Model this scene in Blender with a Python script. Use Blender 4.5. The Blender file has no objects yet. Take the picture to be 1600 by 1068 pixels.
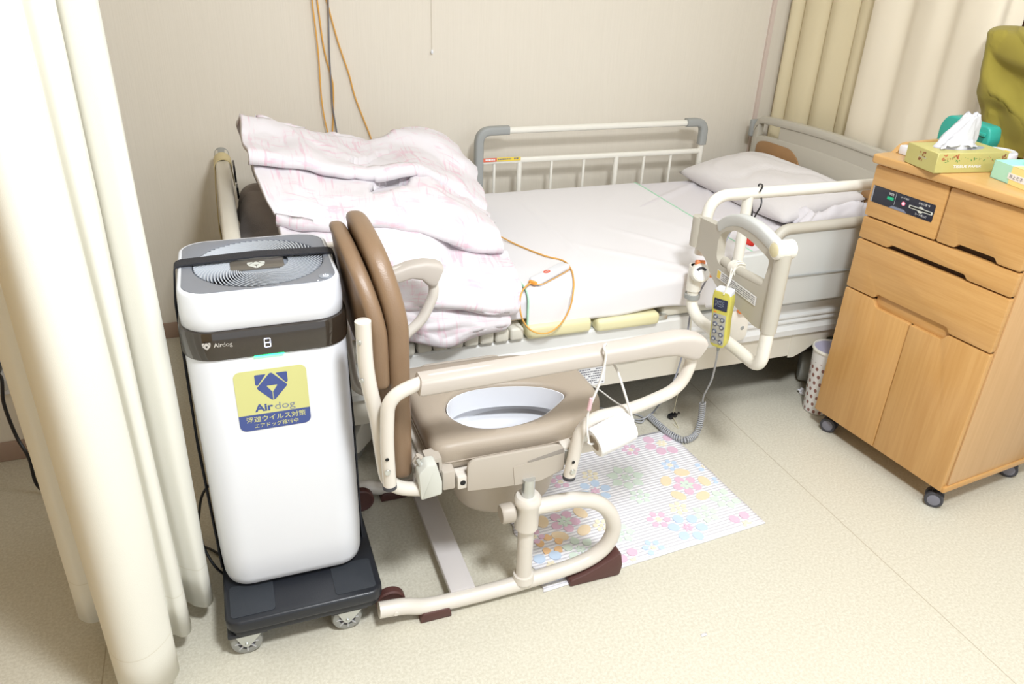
import bpy, bmesh, math, random
import numpy as np
from mathutils import Vector, Matrix, noise
S = bpy.context.scene
C = S.collection
PI = math.pi
random.seed(4)

# ------------------------------------------------------------------ camera
FPX, YAW, PITCH, ROLL, CAMH = 1211.107, -0.3651509, -0.48131031, -0.03941501, 1.38
def cam_matrix(a, b, g):
    ca, sa, cb, sb, cg, sg = math.cos(a), math.sin(a), math.cos(b), math.sin(b), math.cos(g), math.sin(g)
    yaw = np.array([[ca, -sa, 0], [sa, ca, 0], [0, 0, 1]])
    base = np.array([[1, 0, 0], [0, 0, 1], [0, -1, 0]], float)
    pit = np.array([[1, 0, 0], [0, cb, -sb], [0, sb, cb]])
    rol = np.array([[cg, -sg, 0], [sg, cg, 0], [0, 0, 1]])
    return yaw @ base @ pit @ rol
CM = cam_matrix(YAW, PITCH, ROLL)
cam_data = bpy.data.cameras.new('camera'); cam = bpy.data.objects.new('camera', cam_data); C.objects.link(cam)
r_, u_, f_ = CM[:, 0], -CM[:, 1], CM[:, 2]
cam.matrix_world = Matrix(((r_[0], u_[0], -f_[0], 0), (r_[1], u_[1], -f_[1], 0), (r_[2], u_[2], -f_[2], CAMH), (0, 0, 0, 1)))
cam_data.lens = FPX / 1600 * 36; cam_data.sensor_width = 36; cam_data.clip_start = 0.02
S.camera = cam
def at(px, py, ax, val):
    """the point of the place that a spot of the photograph shows, when its x, y or z is known"""
    r = CM @ np.array([px - 800, py - 534, FPX]); c = (0, 0, CAMH)
    t = (val - c[ax]) / r[ax]
    return Vector((c[0] + t * r[0], c[1] + t * r[1], c[2] + t * r[2]))

# ------------------------------------------------------------------ light and exposure
S.view_settings.view_transform = 'Standard'; S.view_settings.look = 'None'
S.view_settings.exposure = 0.34; S.view_settings.gamma = 1.0; S.view_settings.use_curve_mapping = False
W = bpy.data.worlds.new('world'); S.world = W; W.use_nodes = True
W.node_tree.nodes['Background'].inputs[0].default_value = (0.86, 0.93, 1.0, 1)
W.node_tree.nodes['Background'].inputs[1].default_value = 1.0
def area(name, loc, size, power, color, target):
    l = bpy.data.lights.new(name, 'AREA'); l.shape = 'RECTANGLE'; l.size, l.size_y = size; l.energy = power; l.color = color
    o = bpy.data.objects.new(name, l); C.objects.link(o); o.location = loc
    o.rotation_euler = (Vector(target) - Vector(loc)).to_track_quat('-Z', 'Y').to_euler()
    return o
area('ceiling_light_near', (0.58, 0.22, 2.30), (0.30, 0.30), 42, (0.93, 0.965, 1.0), (0.70, 0.9, 0))
area('fill_light_room', (1.5, -1.1, 2.36), (1.6, 1.0), 26, (0.90, 0.95, 1.0), (1.2, 0.6, 0))  # unseen fill lamp, added to light the room from the right
area('fill_light_bay', (1.35, 1.25, 2.36), (1.3, 0.6), 11, (0.92, 0.96, 1.0), (1.35, 1.4, 0))  # unseen fill lamp, added to lift the shade around bed and rug

# ------------------------------------------------------------------ materials
MATS = {}
def mat(name, col, rough=0.5, metal=0.0, spec=0.5, bump=0, bscale=60, var=0, vscale=8, coat=0, trans=0, sheen=0, emit=None, alpha=1, bstretch=None):
    if name in MATS: return MATS[name]
    m = bpy.data.materials.new(name); m.use_nodes = True; N = m.node_tree.nodes; L = m.node_tree.links
    p = N['Principled BSDF']
    p.inputs['Base Color'].default_value = (*col, 1); p.inputs['Roughness'].default_value = rough
    p.inputs['Metallic'].default_value = metal; p.inputs['Specular IOR Level'].default_value = spec
    if coat: p.inputs['Coat Weight'].default_value = coat; p.inputs['Coat Roughness'].default_value = 0.15
    if sheen: p.inputs['Sheen Weight'].default_value = sheen
    if alpha < 1: p.inputs['Alpha'].default_value = alpha
    if emit: p.inputs['Emission Color'].default_value = (*emit[:3], 1); p.inputs['Emission Strength'].default_value = emit[3]
    tc = N.new('ShaderNodeTexCoord')
    if bump:
        t = N.new('ShaderNodeTexNoise'); t.inputs['Scale'].default_value = bscale; t.inputs['Detail'].default_value = 4
        src = tc.outputs['Object']
        if bstretch:
            mp = N.new('ShaderNodeMapping'); mp.inputs['Scale'].default_value = bstretch; L.new(src, mp.inputs[0]); src = mp.outputs[0]
        L.new(src, t.inputs['Vector'])
        b = N.new('ShaderNodeBump'); b.inputs['Strength'].default_value = bump; b.inputs['Distance'].default_value = 0.004
        L.new(t.outputs[0], b.inputs['Height']); L.new(b.outputs[0], p.inputs['Normal'])
    if var:
        t = N.new('ShaderNodeTexNoise'); t.inputs['Scale'].default_value = vscale; t.inputs['Detail'].default_value = 5
        L.new(tc.outputs['Object'], t.inputs['Vector'])
        mx = N.new('ShaderNodeMix'); mx.data_type = 'RGBA'
        mx.inputs['A'].default_value = (*[c * (1 - var) for c in col], 1); mx.inputs['B'].default_value = (*[min(1, c * (1 + var)) for c in col], 1)
        L.new(t.outputs[0], mx.inputs['Factor']); L.new(mx.outputs['Result'], p.inputs['Base Color'])
    if trans:
        tr = N.new('ShaderNodeBsdfTranslucent'); tr.inputs[0].default_value = (*[c for c in col], 1)
        ms = N.new('ShaderNodeMixShader'); ms.inputs[0].default_value = trans
        L.new(p.outputs[0], ms.inputs[1]); L.new(tr.outputs[0], ms.inputs[2]); L.new(ms.outputs[0], N['Material Output'].inputs[0])
    MATS[name] = m
    return m
def nodes(m): return m.node_tree.nodes, m.node_tree.links, m.node_tree.nodes['Principled BSDF']
def math_node(N, L, op, a, b=None, c=None):
    n = N.new('ShaderNodeMath'); n.operation = op
    for i, v in enumerate((a, b, c)):
        if v is None: continue
        if isinstance(v, (int, float)): n.inputs[i].default_value = v
        else: L.new(v, n.inputs[i])
    return n.outputs[0]
def mixc(N, L, fac, a, b):
    n = N.new('ShaderNodeMix'); n.data_type = 'RGBA'
    for k, v in (('Factor', fac), ('A', a), ('B', b)):
        if isinstance(v, tuple): n.inputs[k].default_value = (*v, 1)
        elif isinstance(v, (int, float)): n.inputs[k].default_value = v
        else: L.new(v, n.inputs[k])
    return n.outputs['Result']

# floor: speckled vinyl sheet with two welded seams
m_floor = mat('vinyl_floor', (0.6, 0.55, 0.43), 0.34, spec=0.45)
N, L, p = nodes(m_floor)
geo = N.new('ShaderNodeNewGeometry'); sx = N.new('ShaderNodeSeparateXYZ'); L.new(geo.outputs['Position'], sx.inputs[0])
def noise_tex(N, L, vec, scale, detail=3, rough=0.5):
    t = N.new('ShaderNodeTexNoise'); t.inputs['Scale'].default_value = scale; t.inputs['Detail'].default_value = detail
    t.inputs['Roughness'].default_value = rough; L.new(vec, t.inputs['Vector']); return t.outputs[0]
def ramp(N, L, src, a, b):
    r = N.new('ShaderNodeMapRange'); r.inputs['From Min'].default_value = a; r.inputs['From Max'].default_value = b; L.new(src, r.inputs['Value']); return r.outputs[0]
n1 = ramp(N, L, noise_tex(N, L, geo.outputs['Position'], 150, 2), 0.35, 0.68)
n2 = ramp(N, L, noise_tex(N, L, geo.outputs['Position'], 330, 2), 0.56, 0.70)
n3 = noise_tex(N, L, geo.outputs['Position'], 2.2, 2)
c0 = mixc(N, L, n1, (0.56, 0.53, 0.435), (0.67, 0.645, 0.55))
c1 = mixc(N, L, math_node(N, L, 'MULTIPLY', n2, 0.5), c0, (0.78, 0.765, 0.70))
c1 = mixc(N, L, math_node(N, L, 'MULTIPLY', n3, 0.25), c1, (0.62, 0.56, 0.42))
def seam(xc):
    d = math_node(N, L, 'ABSOLUTE', math_node(N, L, 'SUBTRACT', sx.outputs[0], xc))
    return math_node(N, L, 'LESS_THAN', d, 0.0013)
sm = math_node(N, L, 'MAXIMUM', seam(1.447), seam(-0.376))
c2 = mixc(N, L, math_node(N, L, 'MULTIPLY', sm, 0.55), c1, (0.30, 0.24, 0.15))
L.new(c2, p.inputs['Base Color'])

# wall paper: beige with fine vertical texture
m_wall = mat('wallpaper', (0.66, 0.585, 0.48), 0.75, spec=0.2)
N, L, p = nodes(m_wall)
geo = N.new('ShaderNodeNewGeometry'); mp = N.new('ShaderNodeMapping'); mp.inputs['Scale'].default_value = (260, 260, 7)
L.new(geo.outputs['Position'], mp.inputs[0])
nv = noise_tex(N, L, mp.outputs[0], 1.0, 3)
L.new(mixc(N, L, nv, (0.715, 0.66, 0.565), (0.765, 0.71, 0.615)), p.inputs['Base Color'])
b = N.new('ShaderNodeBump'); b.inputs['Strength'].default_value = 0.25; b.inputs['Distance'].default_value = 0.002
L.new(nv, b.inputs['Height']); L.new(b.outputs[0], p.inputs['Normal'])

m_base = mat('baseboard_vinyl', (0.36, 0.25, 0.19), 0.5)
m_ceil = mat('ceiling_board', (0.8, 0.78, 0.74), 0.9, spec=0.1)
def cloth_mat(name, col, trans=0.25, bump=0.12, bscale=700, sheen=0.1, rough=0.85):
    return mat(name, col, rough, spec=0.15, bump=bump, bscale=bscale, trans=trans, sheen=sheen)
m_curt = cloth_mat('cream_curtain_cloth', (0.94, 0.92, 0.84), 0.30)
N, L, p = nodes(m_curt)
geo = N.new('ShaderNodeNewGeometry'); sx = N.new('ShaderNodeSeparateXYZ'); L.new(geo.outputs['Position'], sx.inputs[0])
hem = math_node(N, L, 'LESS_THAN', math_node(N, L, 'ABSOLUTE', math_node(N, L, 'SUBTRACT', sx.outputs[2], 0.165)), 0.0012)
L.new(mixc(N, L, math_node(N, L, 'MULTIPLY', hem, 0.35), (0.94, 0.92, 0.84), (0.6, 0.54, 0.38)), p.inputs['Base Color'])
m_curty = cloth_mat('pale_yellow_curtain_cloth', (0.88, 0.78, 0.54), 0.2)
m_curtp = cloth_mat('ivory_curtain_cloth', (0.94, 0.86, 0.70), 0.2)
m_sheet = cloth_mat('lavender_white_sheet', (0.735, 0.705, 0.735), 0.0, bump=0.1)
m_draw = cloth_mat('white_draw_sheet_cloth', (0.79, 0.77, 0.785), 0.0, bump=0.1)
m_pillow = cloth_mat('pillowcase_cotton', (0.74, 0.71, 0.71), 0.0, bump=0.2, bscale=120)
m_green = mat('green_piping', (0.42, 0.72, 0.52), 0.7)
m_matt = cloth_mat('cream_mattress_cloth', (0.80, 0.66, 0.46), 0)
m_cream = mat('cream_enamel', (0.66, 0.62, 0.53), 0.35, spec=0.5)
m_creaml = mat('light_cream_enamel', (0.80, 0.775, 0.70), 0.3, spec=0.5)
m_beam = mat('white_rail_enamel', (0.72, 0.72, 0.70), 0.25, spec=0.5)
m_yslab = mat('pale_yellow_plastic', (0.74, 0.69, 0.42), 0.45)
m_wslat = mat('ivory_plastic', (0.68, 0.655, 0.57), 0.45)
m_board = mat('warm_grey_plastic', (0.50, 0.47, 0.40), 0.45, bump=0.05, bscale=500)
m_bgrey = mat('cool_grey_plastic', (0.56, 0.57, 0.55), 0.4)
m_gcap = mat('grey_plastic', (0.33, 0.34, 0.33), 0.5)
m_dark = mat('black_plastic', (0.012, 0.012, 0.015), 0.35)
m_rubber = mat('dark_grey_rubber', (0.05, 0.05, 0.06), 0.6)
m_white = mat('white_plastic', (0.77, 0.785, 0.83), 0.28, spec=0.5)
m_steel = mat('zinc_steel', (0.62, 0.64, 0.63), 0.3, metal=0.85)
m_hole = mat('black_hole', (0.01, 0.01, 0.01), 0.8)
m_paper = mat('white_paper_label', (0.82, 0.82, 0.83), 0.6)
m_ink = mat('grey_ink', (0.16, 0.16, 0.19), 0.7)

# ------------------------------------------------------------------ geometry helpers
def V3(*a): return Vector(a)
def mesh_obj(name, verts, faces, m, parent=None, smooth=True, angle=40, uvs=None, mats=None, fmat=None):
    me = bpy.data.meshes.new(name); me.from_pydata([tuple(v) for v in verts], [], faces)
    me.validate(clean_customdata=False); me.update()
    for mm in (mats or [m]): me.materials.append(mm)
    if fmat: 
        for pgn, k in zip(me.polygons, fmat): pgn.material_index = k
    if uvs is not None:
        ul = me.uv_layers.new(name='UVMap')
        for lp in me.loops: ul.data[lp.index].uv = uvs[lp.vertex_index]
    if smooth:
        for pgn in me.polygons: pgn.use_smooth = True
        me.set_sharp_from_angle(angle=math.radians(angle))
    o = bpy.data.objects.new(name, me); C.objects.link(o)
    if parent:
        o.parent = parent
        o.matrix_parent_inverse = (Matrix.Translation(parent.location) @ parent.rotation_euler.to_matrix().to_4x4()).inverted()
    return o
class MB:
    def __init__(s): s.v = []; s.f = []; s.k = []; s.cur = 0
    def add(s, v, f, M=None):
        n = len(s.v)
        s.v += [(M @ Vector(q)) if M else Vector(q) for q in v]; s.f += [[i + n for i in q] for q in f]; s.k += [s.cur] * len(f)
        return s
    def bm(s, b, M=None):
        b.verts.index_update(); b.normal_update()
        s.add([v.co.copy() for v in b.verts], [[v.index for v in f.verts] for f in b.faces], M); b.free(); return s
    def box(s, x0, x1, y0, y1, z0, z1, r=0.0, seg=2, M=None):
        b = bmesh.new(); bmesh.ops.create_cube(b, size=1)
        for v in b.verts: v.co = Vector(((x0 + x1) / 2 + v.co.x * (x1 - x0), (y0 + y1) / 2 + v.co.y * (y1 - y0), (z0 + z1) / 2 + v.co.z * (z1 - z0)))
        if r: bmesh.ops.bevel(b, geom=b.edges[:], offset=min(r, 0.49 * min(x1 - x0, y1 - y0, z1 - z0)), segments=seg, profile=0.5, affect='EDGES')
        return s.bm(b, M)
    def prism(s, poly, w0, w1, M=None, r=0.0, seg=2):
        """polygon in local xy, extruded along local z from w0 to w1; rims rounded by r"""
        n = len(poly); area_ = sum(poly[i][0] * poly[(i + 1) % n][1] - poly[(i + 1) % n][0] * poly[i][1] for i in range(n))
        if area_ < 0: poly = poly[::-1]
        if not r:
            v = [(x, y, w0) for x, y in poly] + [(x, y, w1) for x, y in poly]
            f = [list(range(n))[::-1], list(range(n, 2 * n))] + [[i, (i + 1) % n, n + (i + 1) % n, n + i] for i in range(n)]
            return s.add(v, f, M)
        def inset(d):
            out = []
            for i in range(n):
                a = Vector(poly[i - 1]); b_ = Vector(poly[i]); c = Vector(poly[(i + 1) % n])
                e1 = (b_ - a); e2 = (c - b_)
                if e1.length < 1e-9: e1 = e2
                if e2.length < 1e-9: e2 = e1
                e1 = e1.normalized(); e2 = e2.normalized()
                n1 = Vector((-e1.y, e1.x)); n2 = Vector((-e2.y, e2.x)); h = n1 + n2
                if h.length < 1e-6: h = n1
                h.normalize(); k = min(1.6, 1 / max(0.3, h.dot(n1)))
                out.append((b_.x + h.x * d * k, b_.y + h.y * d * k))
            return out
        rings = []
        for j in range(seg + 1):
            t = j / seg * PI / 2; rings.append((inset(r * (1 - math.sin(t))), w0 + r * (1 - math.cos(t))))
        for j in range(seg + 1):
            t = (1 - j / seg) * PI / 2; rings.append((inset(r * (1 - math.sin(t))), w1 - r * (1 - math.cos(t))))
        v = [(x, y, z) for pl, z in rings for x, y in pl]; f = [list(range(n))[::-1], [len(v) - n + i for i in range(n)]]
        for k in range(len(rings) - 1):
            for i in range(n): f.append([k * n + i, k * n + (i + 1) % n, (k + 1) * n + (i + 1) % n, (k + 1) * n + i])
        return s.add(v, f, M)
    def tube(s, pts, r, n=12, caps=True, M=None, sq=None):
        pts = [Vector(q) for q in pts]; q = [pts[0]]
        for a in pts[1:]:
            if (a - q[-1]).length > 1e-6: q.append(a)
        pts = q; m_ = len(pts); rr = r if isinstance(r, (list, tuple)) else [r] * m_
        if len(rr) != m_: rr = [rr[0]] * m_
        T = [(pts[min(i + 1, m_ - 1)] - pts[max(i - 1, 0)]).normalized() for i in range(m_)]
        ref = Vector((0, 0, 1)) if abs(T[0].z) < 0.9 else Vector((1, 0, 0))
        nrm = (ref - T[0] * ref.dot(T[0])).normalized(); v = []; f = []
        for i in range(m_):
            nrm = (nrm - T[i] * nrm.dot(T[i])).normalized(); bn = T[i].cross(nrm)
            for k in range(n):
                a = 2 * PI * k / n; cx, cy = math.cos(a), math.sin(a)
                if sq: 
                    e = 0.55; cx = math.copysign(abs(cx) ** e, cx) * sq[0]; cy = math.copysign(abs(cy) ** e, cy) * sq[1]
                v.append(pts[i] + (nrm * cx + bn * cy) * rr[i])
        for i in range(m_ - 1):
            for k in range(n): f.append([i * n + k, i * n + (k + 1) % n, (i + 1) * n + (k + 1) % n, (i + 1) * n + k])
        if caps: f += [list(range(n))[::-1], [(m_ - 1) * n + k for k in range(n)]]
        return s.add(v, f, M)
    def lathe(s, prof, n=32, M=None):
        v = []; f = []
        for r, z in prof:
            for k in range(n): a = 2 * PI * k / n; v.append((r * math.cos(a), r * math.sin(a), z))
        for i in range(len(prof) - 1):
            for k in range(n): f.append([i * n + k, i * n + (k + 1) % n, (i + 1) * n + (k + 1) % n, (i + 1) * n + k])
        if prof[0][0] > 1e-5: f.append(list(range(n))[::-1])
        if prof[-1][0] > 1e-5: f.append([(len(prof) - 1) * n + k for k in range(n)])
        return s.add(v, f, M)
    def ring(s, pts, hw, th, side):
        """flat strap: pts path, side = width direction"""
        pts = [Vector(q) for q in pts]; side = Vector(side).normalized(); v = []; f = []; m_ = len(pts)
        for i in range(m_):
            T = (pts[min(i + 1, m_ - 1)] - pts[max(i - 1, 0)]).normalized(); nn = T.cross(side).normalized()
            for a, b_ in ((-1, -1), (1, -1), (1, 1), (-1, 1)): v.append(pts[i] + side * hw * a + nn * th * b_ * 0.5)
        for i in range(m_ - 1):
            for k in range(4): f.append([i * 4 + k, i * 4 + (k + 1) % 4, (i + 1) * 4 + (k + 1) % 4, (i + 1) * 4 + k])
        f += [[3, 2, 1, 0], [(m_ - 1) * 4 + k for k in range(4)]]
        return s.add(v, f)
    def build(s, name, m, parent=None, smooth=True, angle=40):
        ms = m if isinstance(m, list) else None
        return mesh_obj(name, s.v, s.f, None if ms else m, parent, smooth, angle, mats=ms, fmat=s.k if ms else None)
def frame(o, x, y):
    """matrix with origin o, local x and y directions given (z = x cross y)"""
    x = Vector(x).normalized(); y = Vector(y); z = x.cross(y).normalized(); y = z.cross(x)
    return Matrix(((x.x, y.x, z.x, o[0]), (x.y, y.y, z.y, o[1]), (x.z, y.z, z.z, o[2]), (0, 0, 0, 1)))
def bend(pts, rad, seg=6):
    pts = [Vector(q) for q in pts]; out = [pts[0]]
    rads = rad if isinstance(rad, (list, tuple)) else [rad] * len(pts)
    for i in range(1, len(pts) - 1):
        a, b_, c = pts[i - 1], pts[i], pts[i + 1]; r = min(rads[i], (a - b_).length * 0.48, (c - b_).length * 0.48)
        p0 = b_ + (a - b_).normalized() * r; p1 = b_ + (c - b_).normalized() * r
        for k in range(seg + 1):
            t = k / seg; out.append(p0 * (1 - t) ** 2 + b_ * 2 * t * (1 - t) + p1 * t * t)
    return out + [pts[-1]]
def cr(pts, n=8, closed=False):
    pts = [Vector(q) for q in pts]; out = []; m_ = len(pts)
    rng = range(m_ if closed else m_ - 1)
    for i in rng:
        g = (lambda k: pts[k % m_]) if closed else (lambda k: pts[max(0, min(m_ - 1, k))])
        p0, p1, p2, p3 = g(i - 1), g(i), g(i + 1), g(i + 2)
        for k in range(n):
            t = k / n
            out.append(0.5 * ((2 * p1) + (p2 - p0) * t + (2 * p0 - 5 * p1 + 4 * p2 - p3) * t * t + (3 * p1 - p0 - 3 * p2 + p3) * t ** 3))
    if not closed: out.append(pts[-1])
    return out
def rrect(w, h, r, n=6, cx=0, cy=0):
    o = []
    for sx_, sy_, a0 in ((1, 1, 0), (-1, 1, 90), (-1, -1, 180), (1, -1, 270)):
        for k in range(n + 1):
            a = math.radians(a0 + 90 * k / n)
            o.append((cx + sx_ * (w / 2 - r) + r * math.cos(a), cy + sy_ * (h / 2 - r) + r * math.sin(a)))
    return o
def rpoly(pts, rad, seg=5):
    """rounded closed polygon in 2D"""
    m_ = len(pts); rads = rad if isinstance(rad, (list, tuple)) else [rad] * m_; out = []
    for i in range(m_):
        a, b_, c = Vector(pts[i - 1]), Vector(pts[i]), Vector(pts[(i + 1) % m_]); r = min(rads[i], (a - b_).length * 0.49, (c - b_).length * 0.49)
        if r < 1e-5: out.append(tuple(b_)); continue
        p0 = b_ + (a - b_).normalized() * r; p1 = b_ + (c - b_).normalized() * r
        for k in range(seg + 1):
            t = k / seg; q = p0 * (1 - t) ** 2 + b_ * 2 * t * (1 - t) + p1 * t * t; out.append((q.x, q.y))
    return out
def loft(st, M=None, n=28):
    """soft rectangular section swept through stations (centre, half height, half width)"""
    mb = MB(); v = []; f = []
    for i, (c, hh, hw) in enumerate(st):
        a = st[max(i - 1, 0)][0]; b_ = st[min(i + 1, len(st) - 1)][0]; T = (b_ - a).normalized(); up_ = Vector((0, 0, 1)); up_ = (up_ - T * up_.dot(T)).normalized(); sd = T.cross(up_)
        for k in range(n):
            t = 2 * PI * k / n; cx, cy = math.cos(t), math.sin(t); e = 0.42
            v.append(c + sd * hw * math.copysign(abs(cx) ** e, cx) + up_ * hh * math.copysign(abs(cy) ** e, cy))
    for i in range(len(st) - 1):
        for k in range(n): f.append([i * n + k, i * n + (k + 1) % n, (i + 1) * n + (k + 1) % n, (i + 1) * n + k])
    f += [list(range(n))[::-1], [(len(st) - 1) * n + k for k in range(n)]]
    return mb.add(v, f)
def empty(name, loc, label, cat, group=None, rz=0):
    o = bpy.data.objects.new(name, None); C.objects.link(o); o.location = loc; o.rotation_euler = (0, 0, rz); o.empty_display_size = 0.05
    return tag(o, label, cat, group)
def tag(o, label, cat, group=None, kind=None):
    o['label'] = label; o['category'] = cat
    if group: o['group'] = group
    if kind: o['kind'] = kind
    return o
def struct(o): o['kind'] = 'structure'; return o
def patch(ctrl, nu, nv):
    """bicubic Catmull-Rom patch through a grid of control points -> grid of points"""
    rows = [cr(r, nu) for r in ctrl]; cols = [cr([r[i] for r in rows], nv) for i in range(len(rows[0]))]
    return [[cols[i][j] for i in range(len(cols))] for j in range(len(cols[0]))]
def grid_obj(name, G, m, parent=None, thick=0, uvscale=None, angle=180, subs=0):
    h, w = len(G), len(G[0]); v = [G[j][i] for j in range(h) for i in range(w)]
    f = [[j * w + i, j * w + i + 1, (j + 1) * w + i + 1, (j + 1) * w + i] for j in range(h - 1) for i in range(w - 1)]
    us = uvscale or (1, 1); uvs = [(i / (w - 1) * us[0], j / (h - 1) * us[1]) for j in range(h) for i in range(w)]
    o = mesh_obj(name, v, f, m, parent, True, angle, uvs=uvs)
    if thick:
        md = o.modifiers.new('thickness', 'SOLIDIFY'); md.thickness = thick; md.offset = -1
    return o
def text(name, body, M, m, w=None, h=None, parent=None, bold=0.0, shear=0.0, spacing=1.0):
    """lettering as a thin mesh, centred on M's origin and fitted to width w and/or height h"""
    c = bpy.data.curves.new(name, 'FONT'); c.body = body; c.size = 1; c.extrude = 0; c.offset = bold; c.shear = shear; c.resolution_u = 3; c.space_character = spacing
    t = bpy.data.objects.new(name, c); C.objects.link(t)
    dg = bpy.context.evaluated_depsgraph_get(); me = bpy.data.meshes.new_from_object(t.evaluated_get(dg))
    vs = [v.co.copy() for v in me.vertices]; fs = [list(q.vertices) for q in me.polygons]
    bpy.data.objects.remove(t); bpy.data.curves.remove(c); bpy.data.meshes.remove(me)
    xs = [v.x for v in vs]; ys = [v.y for v in vs]; bw, bh = max(xs) - min(xs), max(ys) - min(ys)
    kx = (w / bw) if w else None; ky = (h / bh) if h else None
    kx = kx or ky; ky = ky or kx
    cx, cy = (max(xs) + min(xs)) / 2, (max(ys) + min(ys)) / 2
    vs = [M @ Vector(((v.x - cx) * kx, (v.y - cy) * ky, 0)) for v in vs]
    return mesh_obj(name, vs, fs, m, parent, smooth=False)
def scribble(mb, M, x0, x1, y0, y1, rows, seed=1, h=0.5):
    """rows of tiny print too small to read"""
    rnd = random.Random(seed); dy = (y1 - y0) / rows
    for j in range(rows):
        x = x0
        while x < x1:
            wd = rnd.uniform(0.6, 1.6) * dy * 0.5
            if rnd.random() < 0.85 and x + wd < x1:
                yb = y0 + dy * j + dy * 0.25; mb.add([(x, yb, 0), (x + wd, yb, 0), (x + wd, yb + dy * h, 0), (x, yb + dy * h, 0)], [[0, 1, 2, 3]], M)
            x += wd + dy * 0.18
def merge_print(o, mb, mats):
    """printed pattern becomes faces of the part that carries it"""
    base = len(o.data.materials)
    for m in mats: o.data.materials.append(m)
    b = bmesh.new(); b.from_mesh(o.data)
    vs = [b.verts.new(v) for v in mb.v]
    for f, k in zip(mb.f, mb.k):
        fc = b.faces.new([vs[i] for i in f]); fc.material_index = base + k; fc.normal_update()
    b.to_mesh(o.data); b.free()
def fbm(p, sc, oct_=3, seed=0):
    return noise.fractal(Vector((p[0] * sc + seed, p[1] * sc - seed, (p[2] if len(p) > 2 else 0) * sc)), 0.9, 2.1, oct_)

# ================================================================== THE ROOM
WY, NY = 2.86, 2.183            # back wall; the wall that stands forward at the left
RX = 2.42                       # right side of the room behind the curtains
struct(MB().box(-3.2, RX + 0.1, -2.6, WY + 0.1, -0.1, 0).build('floor', m_floor))
struct(MB().box(-0.62, RX + 0.1, WY, WY + 0.1, 0, 2.4).build('wall_back', m_wall))
struct(MB().box(-3.2, -0.50, NY, WY + 0.1, 0, 2.4).build('wall_left', m_wall))
struct(MB().box(RX, RX + 0.1, -2.6, WY, 0, 2.4).build('wall_right', m_wall))
struct(MB().box(-1.10, -1.00, -2.6, NY, 0, 2.4).build('wall_light_block', mat('ochre_bounce', (0.50, 0.34, 0.16), 0.8)))  # unseen wall, added to block light; ochre warms the left floor
struct(MB().box(-3.2, RX + 0.1, -2.6, WY + 0.1, 2.4, 2.5).build('ceiling', m_ceil))
struct(MB().box(-0.499, RX, WY - 0.008, WY, 0, 0.062, 0.003).build('baseboard_back', m_base))
struct(MB().box(-3.2, -0.492, NY - 0.008, NY, 0, 0.062, 0.003).build('baseboard_left', m_base))
# ceiling lamp near the camera, and housings of the added fill lamps
for nm, x, y, w_, d_ in (('a', 0.58, 0.22, 0.62, 0.58), ('b', 1.5, -1.1, 1.7, 1.1), ('c', 1.35, 1.25, 1.4, 0.7)):
    t = empty('ceiling_light', (x, y, 2.4), {'a': 'square white ceiling lamp housing over the foot of the room', 'b': 'longest white housing, made for an added fill lamp, farthest from the bed', 'c': 'white housing for an added fill lamp, right above the rug'}[nm], 'ceiling light')
    MB().box(x - w_ / 2, x + w_ / 2, y - d_ / 2, y + d_ / 2, 2.375, 2.40, 0.005).build('housing', m_white, t)

# wall outlet with its black cord, low on the forward wall
t = empty('wall_outlet', (-0.66, NY, 0.27), 'white wall outlet with a black plug, low on the wall behind the left curtain', 'outlet')
MB().prism(rrect(0.075, 0.12, 0.012, 4), 0, 0.008, frame((-0.655, NY, 0.275), (1, 0, 0), (0, 0, 1)), 0.003).build('outlet_plate', m_white, t)
for dz in (-0.03, 0.03): MB().prism(rrect(0.03, 0.035, 0.012, 4), 0.008, 0.010, frame((-0.655, NY, 0.275 + dz), (1, 0, 0), (0, 0, 1)), 0.001).build('socket', mat('socket_white', (0.6, 0.6, 0.58), 0.4), t)
MB().box(-0.672, -0.640, NY - 0.05, NY - 0.0105, 0.295, 0.325, 0.006).build('plug', m_dark, t)
pts = [(-0.655, NY - 0.05, 0.310)] + [at(*q, 1, yy) for q, yy in (((2, 590), 2.09), ((6, 630), 2.06), ((25, 680), 2.03), ((45, 715), 2.0), ((62, 762), 1.99))] + [(-0.50, 1.93, 0.007), (-0.36, 1.86, 0.007)]
tag(MB().tube(cr(pts, 8), 0.0045, 8).build('black_cable', m_dark), 'black power cord curving down the wall behind the left curtain', 'cord')

# ------------------------------------------------------------------ curtains
def curtain(name, plan, z0, z1, m, label, group=None, n=6, hang=0.0, seed=0):
    line = cr([(x, y, 0) for x, y in plan], n); G = []
    K = 26
    for j in range(K + 1):
        t = j / K; z = z0 + (z1 - z0) * t; row = []
        for i, q in enumerate(line):
            w = 0.010 * hang * noise.noise(Vector((i * 0.09 + seed, t * 2.2, seed)))
            row.append(Vector((q.x + w, q.y + w * 0.7, z + (1 - t) * 0.006 * noise.noise(Vector((i * 0.12, 3, seed))))))
        G.append(row)
    o = grid_obj(name, G, m, thick=0.0022); return tag(o, label, 'curtain', group)
plan = [(-0.20, 1.62), (-0.27, 1.60), (-0.33, 1.52), (-0.405, 1.46), (-0.425, 1.43), (-0.40, 1.405), (-0.368, 1.400), (-0.355, 1.36), (-0.335, 1.25), (-0.305, 1.175), (-0.262, 1.165), (-0.220, 1.215),
        (-0.232, 1.275), (-0.236, 1.315), (-0.216, 1.305), (-0.198, 1.318), (-0.203, 1.365), (-0.208, 1.402), (-0.190, 1.385), (-0.163, 1.375), (-0.150, 1.398), (-0.172, 1.45), (-0.176, 1.50), (-0.168, 1.56)]
curtain('cubicle_curtain', plan, 0.055, 2.36, m_curt, 'cream white curtain hanging in soft folds at the left, beside the white air purifier', hang=1.0)
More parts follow.
